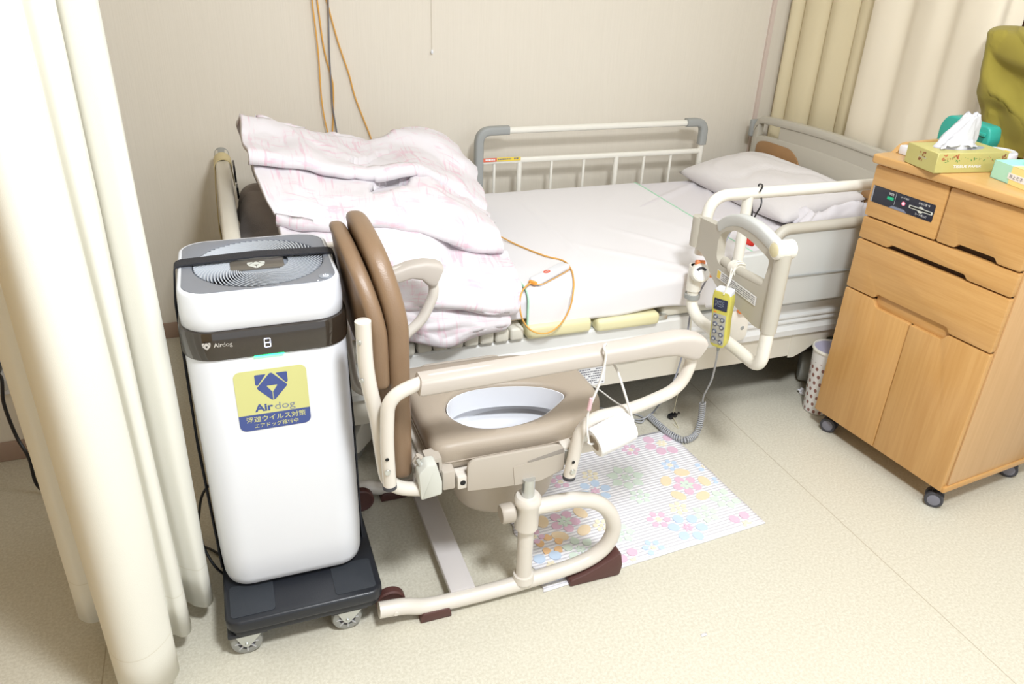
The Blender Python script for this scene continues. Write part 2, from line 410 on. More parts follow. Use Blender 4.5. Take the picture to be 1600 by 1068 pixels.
struct(MB().tube([(-0.30, -1.0, 2.36), (-0.30, 2.1, 2.36)], 0.012, 8).build('trim_1', m_white))
# pleated curtain behind the headboard
def curt_plan(ys, x0, amp):
    o = []
    for a, b_ in zip(ys, ys[1:]):
        o += [(x0 + amp * 0.9, a), (x0 - amp * 0.15, a + (b_ - a) * 0.10), (x0 - amp, a + (b_ - a) * 0.42), (x0 - amp * 0.55, a + (b_ - a) * 0.75), (x0 + amp * 0.35, a + (b_ - a) * 0.96)]
    return o + [(x0, ys[-1])]
curtain('pleated_curtain', curt_plan([2.853, 2.775, 2.625, 2.470, 2.335, 2.19, 2.06], 2.255, 0.022), 0.05, 2.36, m_curty, 'pale yellow pleated curtain behind the headboard, next to the back wall corner', hang=0.5, seed=5)
curtain('pleated_curtain', [(2.205, 2.325), (2.178, 2.318), (2.170, 2.28), (2.182, 2.22), (2.197, 2.17), (2.178, 2.12), (2.172, 2.05), (2.186, 1.99), (2.170, 1.94), (2.172, 1.88), (2.182, 1.842), (2.20, 1.825), (2.235, 1.83), (2.26, 1.80)], 0.05, 2.36, m_curtp, 'wide ivory curtain hanging behind the bedside cabinet and the headboard', hang=0.6, seed=9)
struct(MB().box(2.165, 2.182, WY - 0.012, WY, 0, 2.4).build('trim_2', mat('pinkish_trim', (0.66, 0.55, 0.49), 0.6)))

# ------------------------------------------------------------------ cords hanging on the back wall
m_orange = mat('orange_cord', (0.72, 0.38, 0.09), 0.5)
m_gcord = mat('grey_cord', (0.17, 0.17, 0.19), 0.5)
def wallcord(name, px, m, r, label, group=None, y=2.845, ext=True):
    pts = [at(a, b_, 1, y) for a, b_ in px]
    if ext: pts = [pts[0] + (pts[0] - pts[1]) * k for k in (3.5, 1.6)] + pts
    o = MB().tube(cr(pts, 6), r, 8).build(name, m); return tag(o, label, 'cord', group)
wallcord('call_cord', [(487.5, 0), (497, 80), (502, 150), (508, 190), (517, 225), (524, 262)], m_orange, 0.0026, 'orange cord hanging on the back wall, leftmost of the three', y=2.838)
wallcord('call_cord', [(495.5, 0), (506, 75), (517, 118), (520.5, 135), (521, 175), (519, 225), (520, 262)], m_orange, 0.0026, 'orange cord on the back wall that crosses behind the dark grey cord', y=2.852)
wallcord('call_cord', [(510, 0), (528, 65), (545, 115), (556, 155), (579, 214), (590, 250)], m_orange, 0.0026, 'orange cord slanting away to the right on the back wall', y=2.850)
wallcord('wall_cable', [(512.5, 0), (514.5, 80), (517, 125), (519.5, 165), (528, 218), (534, 262)], m_gcord, 0.0026, 'dark grey cord hanging straight among the orange cords on the back wall', y=2.844)
t = empty('pull_string', at(675, 78, 1, 2.85), 'thin white pull string with a small bead, hanging on the back wall', 'string')
a = at(675, 76, 1, 2.852)
MB().tube([a, (a.x - 0.002, 2.852, 1.7), (a.x - 0.004, 2.852, 2.3)], 0.0007, 5).build('string', mat('pale_string', (0.62, 0.56, 0.46), 0.8), t)
MB().lathe([(0.0001, -0.009), (0.004, -0.007), (0.005, -0.002), (0.003, 0.004), (0.0001, 0.008)], 12, Matrix.Translation(at(675, 80, 1, 2.849))).build('bead', m_white, t)

# ================================================================== THE BED
BY = 1.78
bed = empty('hospital_bed', (1.05, 2.25, 0), 'cream electric hospital bed along the back wall, with grey headboard and yellow deck panels', 'bed')
# side beams: a low cream beam and a ridged white rail above it
def beam(y0, sgn):
    f = lambda y: y0 + sgn * y
    oy = y0 + sgn * 0.028
    MB().prism([(0.10, 0.190), (1.665, 0.190), (1.675, 0.186), (1.715, 0.203), (1.755, 0.229), (1.80, 0.238), (2.06, 0.238), (2.06, 0.272), (0.10, 0.272)], -0.022, 0.022, frame((0, oy, 0), (1, 0, 0), (0, 0, 1))).build('side_beam', m_cream, bed)
    prof = [(0.05, 0.274), (-0.008, 0.274), (-0.010, 0.294), (0.004, 0.303), (0.004, 0.313), (-0.003, 0.317), (-0.003, 0.322), (0.004, 0.326), (0.004, 0.331), (-0.003, 0.335), (-0.003, 0.340), (0.006, 0.346), (0.006, 0.378), (0.012, 0.385), (0.05, 0.385)]
    MB().prism([(f(a_), z) for a_, z in prof], 0.04, 2.10, frame((0, 0, 0), (0, 1, 0), (0, 0, 1))).build('side_rail', m_beam, bed, angle=25)
beam(BY, 1); beam(2.72, -1)
# white labels on the beams
lab = MB().box(0.895, 0.985, BY + 0.0045, BY + 0.0062, 0.198, 0.262).build('label', m_paper, bed)
mb = MB(); scribble(mb, frame((0.94, BY + 0.0042, 0.230), (1, 0, 0), (0, 0, 1)), -0.042, 0.042, -0.028, 0.028, 7, 3); mb.build('print', m_ink, lab, smooth=False)
lab = MB().box(1.025, 1.085, BY - 0.0115, BY - 0.0098, 0.276, 0.293).build('label', m_paper, bed)
mb = MB(); scribble(mb, frame((1.055, BY - 0.0118, 0.2845), (1, 0, 0), (0, 0, 1)), -0.027, 0.027, -0.006, 0.007, 3, 4); mb.build('print', m_ink, lab, smooth=False)
# deck: slats and coloured sections
m_under = mat('dark_underframe', (0.06, 0.05, 0.045), 0.6)
MB().box(0.06, 2.06, 1.86, 2.66, 0.33, 0.388, 0.004).build('deck_frame', m_under, bed)
MB().box(0.06, 0.405, 1.765, 2.70, 0.388, 0.428, 0.012, 3).build('deck_section', m_wslat, bed)
for k in range(7):
    x = 0.412 + k * 0.0435
    MB().box(x, x + 0.0395, 1.772, 2.70, 0.391, 0.428, 0.007, 3).build('deck_slat', m_wslat, bed)
MB().box(0.722, 0.918, 1.768, 2.70, 0.388, 0.430, 0.012, 3).build('deck_section', m_yslab, bed)['label'] = 'pale yellow deck section'
MB().box(0.935, 1.140, 1.768, 2.70, 0.382, 0.420, 0.012, 3).build('deck_section', m_yslab, bed)['label'] = 'pale yellow deck section'
MB().box(1.165, 1.56, 1.80, 2.70, 0.386, 0.424, 0.012, 3).build('deck_section', m_wslat, bed)
MB().box(1.58, 2.05, 1.80, 2.70, 0.386, 0.424, 0.012, 3).build('deck_section', m_wslat, bed)
MB().box(0.915, 0.937, 1.80, 1.84, 0.385, 0.405, 0.004).build('deck_hinge', m_steel, bed)
MB().box(1.14, 1.18, 1.79, 1.83, 0.375, 0.400, 0.006).build('deck_hinge', m_steel, bed)
# underframe with legs and castors
for x in (0.24, 1.86):
    MB().box(x - 0.03, x + 0.03, 1.90, 2.60, 0.115, 0.165, 0.006).build('cross_member', m_under, bed)
    for y in (1.905, 2.58):
        MB().box(x - 0.02, x + 0.02, y - 0.02, y + 0.02, 0.16, 0.335, 0.004).build('leg', m_under, bed)
        w = MB(); Mx = frame((x - 0.0, y, 0.062), (0, 0, 1), (0, 1, 0))
        w.lathe([(0.0001, -0.026), (0.045, -0.026), (0.058, -0.022), (0.062, -0.014), (0.062, 0.014), (0.058, 0.022), (0.045, 0.026), (0.0001, 0.026)], 32, frame((x, y, 0.062), (0.62, 0.78, 0), (0, 0, 1)))
        cst = w.build('caster', m_gcap, bed)
        MB().prism(rpoly([(-0.05, -0.01), (0.05, -0.01), (0.055, 0.05), (0.0, 0.085), (-0.055, 0.05)], 0.02), 0.027, 0.045, frame((x, y, 0.062), (0.62, 0.78, 0), (0, 0, 1)), 0.004).build('caster_cover', m_creaml, cst)
MB().prism([(1.655, 0.184), (1.675, 0.182), (1.715, 0.199), (1.755, 0.225), (1.80, 0.234), (1.80, 0.270), (1.655, 0.270)], -0.0005, 0.0020, frame((0, BY + 0.006, 0), (1, 0, 0), (0, 0, 1))).build('gusset_plate', m_cream, bed)
MB().tube([(0.3, 2.25, 0.14), (1.85, 2.25, 0.14)], 0.03, 12).build('drive_tube', m_under, bed)
# footboard, seen along its top rail
FX = -0.012
foot = MB().prism(rpoly([(1.79, 0.17), (1.79, 0.66), (1.86, 0.70), (2.62, 0.70), (2.735, 0.70), (2.735, 0.17)], [0.02, 0.05, 0.08, 0.1, 0.05, 0.02], 6), -0.012, 0.012, frame((FX, 0, 0), (0, 1, 0), (0, 0, 1)), 0.003).build('footboard', m_board, bed)
path = bend([(FX, 1.775, 0.30), (FX, 1.775, 0.655), (FX, 1.90, 0.700), (FX, 2.755, 0.700), (FX, 2.755, 0.20)], [0, 0.05, 0.05, 0.02, 0], 6)
MB().tube(path, 0.0215, 16, sq=(1.0, 1.0)).build('footboard_frame', m_cream, bed)
MB().tube([(FX, 2.69, 0.700), (FX, 2.765, 0.700), (FX, 2.778, 0.699)], [0.0235, 0.0235, 0.012], 16).build('end_cap', m_gcap, bed)
# headboard
HX = 2.125
yz = lambda p_: (p_[0], p_[1])
outer = rpoly([(2.765, 0.20), (2.775, 0.60), (2.762, 0.742), (2.70, 0.757), (2.25, 0.782), (1.85, 0.757), (1.785, 0.742), (1.775, 0.60), (1.785, 0.20)], [0.01, 0.2, 0.03, 0.05, 0.5, 0.05, 0.03, 0.2, 0.01], 6)
hb = MB(); Mh = frame((HX, 0, 0), (0, 1, 0), (0, 0, 1))
# frame built round the hand slots: outline split in strips so that the slots stay open
def strip(y0, y1, za, zb):
    top = lambda y: 0.757 + 0.022 * math.cos((y - 2.27) / 0.95 * PI) ** 1 if abs(y - 2.27) < 0.475 else 0.757 - 0.5 * max(0, abs(y - 2.27) - 0.475) ** 1.0 * 0.6
    return top
def board_top(y):
    d_ = abs(y - 2.27)
    return 0.778 - 0.10 * d_ ** 2 - (0.0 if d_ < 0.455 else (d_ - 0.455) ** 2 * 22)
ys_ = [1.775 + k * (2.768 - 1.775) / 48 for k in range(49)]
up = [(y, board_top(y)) for y in ys_]
rail = MB().prism([(y, z) for y, z in up] + [(y, z - 0.030) for y, z in reversed(up)], -0.016, 0.016, Mh, 0.007).build('top_rail', m_board, bed)
low = lambda y: board_top(y) - 0.030
solid = [y for y in ys_ if 1.93 <= y <= 2.612]
MB().prism([(y, low(y)) for y in solid] + [(y, low(y) - 0.05) for y in reversed(solid)], -0.010, 0.012, Mh).build('rail_web', m_board, bed)
for y0, y1 in ((1.775, 1.806), (2.735, 2.768)):
    MB().prism([(y0, 0.2), (y1, 0.2), (y1, low(y1) + 0.004), (y0, low(y0) + 0.004)], -0.015, 0.015, Mh, 0.006).build('end_post', m_board, bed)
b0 = [y for y in ys_ if 1.785 <= y <= 2.757]
MB().prism([(y, board_top(y) - 0.078) for y in b0] + [(2.757, 0.22), (1.785, 0.22)], -0.013, 0.013, Mh, 0.004).build('headboard', m_board, bed)
m_brown = mat('headboard_wood', (0.36, 0.20, 0.085), 0.45, var=0.15, vscale=14)
for sgn in (1, -1):
    g = lambda y: 2.27 + sgn * y
    poly = rpoly([(g(0.445), 0.30), (g(0.455), 0.655), (g(0.40), 0.668), (g(0.24), 0.672), (g(0.185), 0.640), (g(0.165), 0.600), (g(0.07), 0.590), (g(0.04), 0.56), (g(0.04), 0.30)], [0.01, 0.03, 0.02, 0.03, 0.02, 0.02, 0.02, 0.02, 0.01], 4)
    MB().prism(poly, -0.019, -0.0135, Mh, 0.001).build('wood_panel', m_brown, bed)
MB().box(HX - 0.026, HX + 0.026, 2.765, 2.785, 0.665, 0.735, 0.006).build('corner_bumper', m_gcap, bed)
MB().box(HX - 0.026, HX + 0.026, 1.757, 1.774, 0.665, 0.735, 0.006).build('corner_bumper', m_gcap, bed)

# yellow strap with hook over the end of the footboard
t = empty('bed_strap', (FX, 2.66, 0.70), 'pale yellow strap wrapped round the far end of the footboard rail', 'strap')
m_strap = mat('pale_yellow_strap', (0.62, 0.52, 0.28), 0.6)
cs = [(FX + 0.026 * math.cos(a_), 0.70 + 0.026 * math.sin(a_)) for a_ in [math.radians(d_) for d_ in range(-25, 206, 15)]]
v = []; f = []
pl = [(FX + 0.028, 0.64)] + cs + [(FX - 0.032, 0.62), (FX - 0.038, 0.50), (FX - 0.034, 0.42)]
mb = MB(); mb.ring([(x, 2.635, z) for x, z in pl], 0.045, 0.003, (0, 1, 0)); mb.build('strap', m_strap, t)
MB().box(FX + 0.030, FX + 0.036, 2.585, 2.66, 0.650, 0.705, 0.002).build('hook', m_dark, t)
MB().box(FX + 0.030, FX + 0.036, 2.39, 2.44, 0.655, 0.690, 0.002).build('hook', m_dark, t)

# ------------------------------------------------------------------ mattress, sheets
MT = 0.520
MB().box(0.03, 2.085, 1.795, 2.690, 0.431, MT, 0.028, 4)
mo = MB().box(0.03, 2.085, 1.795, 2.690, 0.431, MT, 0.028, 4).build('mattress', m_matt); tag(mo, 'cream mattress, its bare corner showing beside the pillow at the head end', 'mattress')
def drape(name, x0, x1, off, near, far, m, wr, nx=90, seed=0, hem=None, crease=None):
    """cloth laid across the mattress and hanging down both long sides"""
    ya, yb, zt, R = 1.795 - off, 2.690 + off, MT + off, 0.030
    prof = []
    for k in range(9): prof.append((ya, near + (zt - R - near) * k / 9, 0))
    for k in range(7): a_ = k / 6 * PI / 2; prof.append((ya + R - R * math.cos(a_), zt - R + R * math.sin(a_), 1))
    for k in range(1, 60): prof.append((ya + R + (yb - ya - 2 * R) * k / 60, zt, 2))
    for k in range(7): a_ = k / 6 * PI / 2; prof.append((yb - R + R * math.sin(a_), zt - R + R * math.cos(a_), 3))
    for k in range(1, 7): prof.append((yb, zt - R + (far - zt + R) * k / 6, 4))
    G = []
    for (y, z, s_) in prof:
        row = []
        for i in range(nx + 1):
            x = x0 + (x1 - x0) * i / nx
            q = Vector((x, y, z)); h = max(0, 0.5 + 0.5 * noise.noise(Vector((x * 3.0 + seed, y * 3.4, z * 3)))) * wr
            h += wr * 0.9 * max(0, 1 - abs(noise.noise(Vector((x * 2.3 - y * 1.1 + seed, y * 2.0 + x * 0.7, 4.2)))) * 9)
            if s_ in (0, 1):
                h += wr * 1.4 * (0.5 + 0.5 * math.sin(x * 14 + (zt - z) * 18 + seed)) * min(1, (zt - z) / 0.06)
                q.y -= h
                if s_ == 0 and hem: q.z += hem(x) * (1 - (z - near) / (zt - R - near))
            elif s_ == 2: q.z += h * 0.7 + (crease(x, y) if crease else 0)
            elif s_ == 3: q.z += h * 0.5
            row.append(q)
        G.append(row)
    o = grid_obj(name, G, m, thick=0.0015); return o, G
def hcrease(x, y):
    v = 0
    for (cx, cy, ang, wd, ht, ln) in ((1.62, 2.30, 1.0, 0.012, 0.010, 0.35), (1.70, 2.12, 2.45, 0.010, 0.009, 0.22), (1.60, 2.52, 0.55, 0.014, 0.008, 0.3), (1.80, 2.0, 2.9, 0.012, 0.012, 0.2), (1.56, 2.0, 1.9, 0.010, 0.006, 0.25)):
        dx, dy = x - cx, y - cy; a_ = dx * math.cos(ang) + dy * math.sin(ang); b_ = -dx * math.sin(ang) + dy * math.cos(ang)
        v += ht * math.exp(-(b_ / wd) ** 2) * math.exp(-(a_ / ln) ** 4)
    return v
o, _ = drape('bed_sheet', 0.035, 1.93, 0.003, 0.448, 0.45, m_sheet, 0.0022, 150, 2.0, crease=hcrease); tag(o, 'lavender white fitted sheet stretched over the mattress, showing at the head end', 'sheet')
def dcrease(x, y):
    v = 0.003 * math.exp(-((x - 0.985 - 0.02 * (y - 2.2)) / 0.012) ** 2)
    v += 0.004 * math.exp(-((x - 1.33 + 0.6 * (y - 1.95)) / 0.016) ** 2) * (1 if y < 2.1 else math.exp(-((y - 2.1) / 0.1) ** 2))
    v += 0.004 * math.exp(-((x - 1.22 + 0.9 * (y - 1.85)) / 0.02) ** 2) * (1 if y < 1.98 else math.exp(-((y - 1.98) / 0.1) ** 2))
    return v
o, G = drape('draw_sheet', 0.725, 1.520, 0.0075, 0.418, 0.43, m_draw, 0.0028, 110, 7.0, hem=lambda x: 0.010 * math.sin(x * 6 + 1) + (-0.010 if x > 1.3 else 0) + 0.004 * math.sin(x * 23), crease=dcrease)
tag(o, 'white draw sheet with green piped edges lying across the middle of the bed', 'sheet')
MB().tube([G[j][0] for j in range(len(G))], 0.0028, 6).build('piping', m_green, o)
MB().tube([G[j][-1] for j in range(len(G))], 0.0024, 6).build('piping', m_green, o)

# ------------------------------------------------------------------ side rails of the bed
# far rail, against the wall
RY = 2.728
t = empty('bed_rail', (1.36, RY, 0.38), 'white barred bed rail with grey corners standing between the mattress and the back wall', 'bed rail')
xa, xb, zt = 0.882, 1.838, 0.745
MB().tube(bend([(xa, RY, 0.43), (xa, RY, zt), (xb, RY, zt - 0.002), (xb, RY, 0.43)], 0.045, 8), 0.0125, 14).build('rail_frame', m_creaml, t)
for z, r in ((0.628, 0.010),): MB().tube([(xa, RY, z + 0.006), (xb, RY, z)], r, 12, sq=(1, 0.9)).build('cross_bar', m_creaml, t)
MB().box(xa, xb, RY - 0.004, RY + 0.004, 0.605, 0.612)
for px, wd in ((772, 0.006), (811, 0.0105), (861, 0.006), (911, 0.006), (961, 0.0105), (1004, 0.006), (1045, 0.006)):
    x = at(px, 265, 1, RY).x
    MB().tube([(x, RY, 0.42), (x, RY, 0.626)], wd, 10).build('bar', m_creaml, t)
MB().tube(bend([(xa, RY, 0.50), (xa, RY, zt + 0.001), (xa + 0.115, RY, zt + 0.001)], 0.045, 8), 0.0165, 14, sq=(1, 1)).build('corner_cover', m_gcap, t)
MB().tube(bend([(xb - 0.085, RY, zt), (xb, RY, zt - 0.001), (xb, RY, 0.655)], 0.045, 8), 0.0165, 14, sq=(1, 1)).build('corner_cover', m_gcap, t)
m_red = mat('red_print', (0.72, 0.16, 0.09), 0.5); m_yel = mat('yellow_print', (0.80, 0.60, 0.07), 0.5)
Ml = frame((at(753, 242, 1, RY).x, RY - 0.0112, 0.641), (1, 0, 0), (0, 0, 1))
s_ = MB().prism([(0, -0.007), (0.055, -0.007), (0.055, 0.007), (0, 0.007)], 0, 0.0006, Ml).build('warning_sticker', m_red, t); s_['label'] = 'red warning sticker'
s2 = MB().prism([(0.056, -0.007), (0.150, -0.007), (0.150, 0.007), (0.056, 0.007)], 0, 0.0006, Ml).build('warning_sticker', m_yel, t); s2['label'] = 'yellow warning sticker'
mb = MB(); scribble(mb, Ml @ Matrix.Translation((0, 0, 0.0008)), 0.060, 0.146, -0.005, 0.006, 1, 7, 0.55); mb.build('print', m_ink, s2, smooth=False)
mb = MB(); scribble(mb, Ml @ Matrix.Translation((0, 0, 0.0008)), 0.004, 0.050, -0.005, 0.006, 1, 8, 0.55); mb.build('print', m_paper, s_, smooth=False)

# near rail at the head end with its swing-out grab bar
t = empty('bed_rail', (1.4, 1.75, 0.36), 'white tubular bed rail with grey side board and swing-out grab bar at the head end', 'bed rail')
NR = 1.755
MB().tube(bend([(1.232, NR, 0.60), (1.238, NR, 0.768), (1.60, NR, 0.766), (2.03, NR, 0.764), (2.03, NR, 0.42)], 0.06, 8), 0.0165, 16).build('rail_frame', m_creaml, t)
MB().tube([(1.366, NR, 0.56), (1.362, NR, 0.762)], 0.0155, 14).build('post', m_creaml, t)
Mr = frame((0, NR, 0), (1, 0, 0), (0, 0, 1))
poly = rpoly([(1.352, 0.405), (1.352, 0.582), (1.452, 0.586), (1.490, 0.644), (2.02, 0.648), (2.02, 0.405)], [0.02, 0.02, 0.02, 0.045, 0.02, 0.02], 6)
brd = MB().prism(poly, -0.016, 0.014, Mr, 0.006, 3).build('side_board', m_bgrey, t)
MB().tube(bend([(1.47, NR - 0.008, 0.615), (1.500, NR - 0.008, 0.652), (2.02, NR - 0.008, 0.654)], 0.03, 5), 0.016, 14).build('top_cushion', m_board, brd)
MB().box(1.362, 2.018, NR - 0.0205, NR - 0.012, 0.50, 0.503).build('seam_line', m_gcap, brd)
br = MB().prism(rpoly([(1.36, 0.31), (1.36, 0.41), (1.44, 0.41), (1.44, 0.315), (1.43, 0.30), (1.37, 0.30)], 0.01), -0.012, 0.012, Mr, 0.005).build('bracket', m_creaml, t)
MB().lathe([(0.0001, 0.001), (0.006, 0.0012), (0.007, 0)], 12, frame((1.418, NR - 0.012, 0.345), (1, 0, 0), (0, 0, 1))).build('screw', m_gcap, br)
MB().box(1.385, 1.43, NR - 0.030, NR - 0.004, 0.402, 0.414, 0.004).build('release_lever', mat('orange_plastic', (0.80, 0.22, 0.05), 0.45), t)
# swing-out grab bar (its plane stands across the bed side)
A0 = Vector((1.215, 1.755, 0)); SD = Vector((-0.057, -0.998, 0))
Ms = frame(A0, SD, (0, 0, 1))            # local x = outwards, y = up, z = towards -x/+x side
if (Ms.to_3x3() @ Vector((0, 0, 1))).x > 0: ZS = -1
else: ZS = 1                              # side that faces the foot end
gp = MB()
outer_ = rpoly([(-0.002, 0.715), (0.115, 0.724), (0.150, 0.750), (0.205, 0.770), (0.290, 0.772), (0.372, 0.756), (0.372, 0.545), (0.338, 0.540), (0.150, 0.568), (0.115, 0.585), (0.070, 0.624), (-0.002, 0.630)],
               [0.008, 0.02, 0.03, 0.05, 0.05, 0.01, 0.01, 0.02, 0.05, 0.03, 0.03, 0.008], 5)
# the panel has a grip hole: build it as a band between the outer and the hole outline
hole_ = [(0.128, 0.640), (0.124, 0.700), (0.150, 0.724), (0.200, 0.742), (0.270, 0.738), (0.352, 0.722), (0.352, 0.700), (0.345, 0.658), (0.335, 0.645), (0.200, 0.632), (0.150, 0.628)]
hole_ = rpoly(hole_, 0.02, 4)
def band(mb, out, inn, w0, w1, M, n=96):
    """solid with one hole; both outlines resampled about the hole's centre"""
    c = Vector((sum(p_[0] for p_ in inn) / len(inn), sum(p_[1] for p_ in inn) / len(inn)))
    def hit(poly, a):
        d_ = Vector((math.cos(a), math.sin(a))); best = None
        for i in range(len(poly)):
            p0 = Vector(poly[i]) - c; p1 = Vector(poly[(i + 1) % len(poly)]) - c; e = p1 - p0
            den = d_.x * e.y - d_.y * e.x
            if abs(den) < 1e-12: continue
            tt = (p0.x * e.y - p0.y * e.x) / den; ss = (p0.x * d_.y - p0.y * d_.x) / den
            if tt > 0 and -1e-6 <= ss <= 1 + 1e-6 and (best is None or tt > best): best = tt
        return c + d_ * (best or 0.01)
    v = []; f = []
    for k in range(n):
        a = 2 * PI * k / n; o = hit(out, a); i_ = hit(inn, a)
        v += [(o.x, o.y, w0), (o.x, o.y, w1), (i_.x, i_.y, w1), (i_.x, i_.y, w0)]
    for k in range(n):
        a, b_ = 4 * k, 4 * ((k + 1) % n)
        for j in range(4): f.append([a + j, b_ + j, b_ + (j + 1) % 4, a + (j + 1) % 4])
    return mb.add(v, f, M)
band(gp, outer_, hole_, -0.012, 0.012, Ms, 160)
gpan = gp.build('grab_panel', m_board, t, angle=30); 
MB().tube(cr([(0.115, 0.722, 0), (0.150, 0.748, 0), (0.205, 0.768, 0), (0.275, 0.770, 0), (0.340, 0.758, 0), (0.372, 0.748, 0)], 6), 0.0165, 14, M=Ms, sq=(0.9, 1)).build('grip', m_bgrey, gpan)
MB().tube([(0.385, 0.750, 0), (0.385, 0.545, 0)], 0.0195, 16, M=Ms).build('grip_tube', m_board, gpan)
MB().tube([(0.004, 0.714, 0), (0.004, 0.630, 0)], 0.022, 16, M=Ms).build('sleeve', m_board, gpan)
MB().tube([(0.150, 0.640, 0), (0.180, 0.636, 0), (0.345, 0.650, 0)], 0.0125, 12, M=Ms).build('lower_grip', m_board, gpan)
hubc = MB().lathe([(0.0001, -0.026), (0.019, -0.026), (0.023, -0.022), (0.023, 0.022), (0.019, 0.026), (0.0001, 0.026)], 28, Ms @ Matrix.Translation((0.380, 0.757, 0))).build('hub', m_creaml, gpan)
MB().lathe([(0.0001, 0.0275), (0.015, 0.0275), (0.017, 0.0262), (0.017, 0.024)], 24, Ms @ Matrix.Translation((0.380, 0.757, 0)) @ (Matrix.Scale(1, 4) if ZS == 1 else Matrix.Scale(-1, 4, (0, 0, 1)))).build('hub_cap', mat('pale_yellow_cap', (0.72, 0.66, 0.42), 0.5), hubc)
MB().tube(bend([(0.020, 0.575, 0), (0.020, 0.455, 0), (0.062, 0.430, 0), (0.300, 0.4405, 0), (0.385, 0.4405, 0), (0.385, 0.56, 0)], [0, 0.03, 0.04, 0.05, 0.05, 0], 8), 0.0165, 16, M=Ms).build('swing_tube', m_creaml, gpan)
zo = 0.0135 * ZS
labm = Ms @ Matrix.Translation((0.240, 0.604, zo))
if ZS < 0: labm = labm @ Matrix.Rotation(PI, 4, 'Y')
lb = MB().prism([(-0.093, -0.012), (0.093, -0.012), (0.093, 0.012), (-0.093, 0.012)], -0.0005, 0.0004, labm).build('label', m_paper, gpan)
mb = MB(); scribble(mb, labm @ Matrix.Translation((0, 0, 0.0006)), -0.070, 0.088, -0.010, 0.010, 4, 12); mb.build('print', m_ink, lb, smooth=False)
MB().prism([(-0.091, -0.010), (-0.076, -0.010), (-0.076, 0.010), (-0.091, 0.010)], 0.0004, 0.0007, labm).build('print_mark', m_yel, lb, smooth=False)
# lock joint with orange levers
jt = MB(); jt.tube([(0.020, 0.575, 0), (0.020, 0.50, 0)], 0.021, 16, M=Ms)
J0 = Ms @ Vector((0.02, 0.560, 0)); cd = (Vector(cam.location if cam.location.length else (0, 0, CAMH)) - J0); cd = (Vector((0, 0, CAMH)) - J0).normalized()
lj = jt.build('joint', m_creaml, t)
Mj = frame(J0 - Vector((0.0, 0.02, 0)), (0.94, -0.34, 0), (0.12, 0.33, 0.93))
MB().lathe([(0.0001, -0.02), (0.024, -0.02), (0.027, -0.016), (0.027, 0.012), (0.024, 0.016), (0.0001, 0.016)], 28, Mj).build('lock_dial', m_creaml, lj)
MB().lathe([(0.0001, 0.0172), (0.0205, 0.0172), (0.021, 0.0160)], 24, Mj).build('dial_face', m_paper, lj)
MB().prism([(0.017 * math.cos(a_), 0.017 * math.sin(a_)) for a_ in [math.radians(d_) for d_ in range(30, 151, 12)]] + [(0.010 * math.cos(a_), 0.010 * math.sin(a_)) for a_ in [math.radians(d_) for d_ in range(150, 29, -12)]], 0.0172, 0.0178, Mj).build('dial_mark', m_rubber, lj, smooth=False)
mo_ = mat('orange_plastic', (0.80, 0.22, 0.05), 0.45)
MB().box(-0.014, 0.012, 0.020, 0.036, -0.012, 0.012, 0.004, M=Mj).build('release_lever', mo_, lj)
MB().box(0.022, 0.042, -0.012, 0.020, -0.016, 0.006, 0.004, M=Mj).build('release_lever', mo_, lj)
MB().tube([(0.020, 0.487, 0), (0.020, 0.475, 0)], 0.0225, 16, M=Ms).build('clamp_ring', m_gcap, lj)

# ------------------------------------------------------------------ bed remote
m_ryel = mat('yellow_green_plastic', (0.60, 0.55, 0.11), 0.4)
RT, RB = at(1131, 452, 0, 1.135), at(1121, 541, 0, 1.150)
ry = (RT - RB).normalized(); rz = Vector((-0.74, -0.42, 0.15)); rz = (rz - ry * rz.dot(ry)).normalized(); rx = ry.cross(rz)
RL = (RT - RB).length; Mc = frame(RB, rx, ry); 
t = empty('bed_remote', RB, 'yellow bed remote with grey round buttons hanging from the grab bar', 'remote')
MB().prism(rpoly([(-0.019, 0.0), (0.019, 0.0), (0.024, 0.03), (0.022, 0.075), (0.0265, RL * 0.86), (0.022, RL * 0.99), (-0.022, RL * 0.99), (-0.0265, RL * 0.86), (-0.022, 0.075), (-0.024, 0.03)], [0.014, 0.014, 0.02, 0.03, 0.01, 0.008, 0.008, 0.01, 0.03, 0.02], 5), -0.020, 0.008, Mc, 0.005, 3).build('body', m_ryel, t)
MB().box(-0.020, 0.024, RL * 0.88, RL * 1.01, -0.0175, 0.0075, 0.004, 3, Mc).build('end_cap', m_white, t)
dsp = MB().prism(rrect(0.037, 0.032, 0.002, 3, 0, RL * 0.76), 0.008, 0.0092, Mc, 0.0004).build('display', mat('display_dark', (0.03, 0.035, 0.07), 0.25), t)
mb = MB(); scribble(mb, Mc @ Matrix.Translation((0, 0, 0.0094)), -0.015, 0.010, RL * 0.72, RL * 0.83, 6, 5, 0.35); mb.build('print', mat('pale_ink', (0.35, 0.4, 0.5), 0.6), dsp, smooth=False)
MB().box(-0.016, -0.009, RL * 0.615, RL * 0.63, 0.008, 0.009, M=Mc).build('print', mo_, t)
MB().prism(rrect(0.036, RL * 0.53, 0.003, 3, 0, RL * 0.335), 0.008, 0.0088, Mc, 0.0003).build('key_panel', mat('key_panel_grey', (0.42, 0.41, 0.36), 0.5), t)
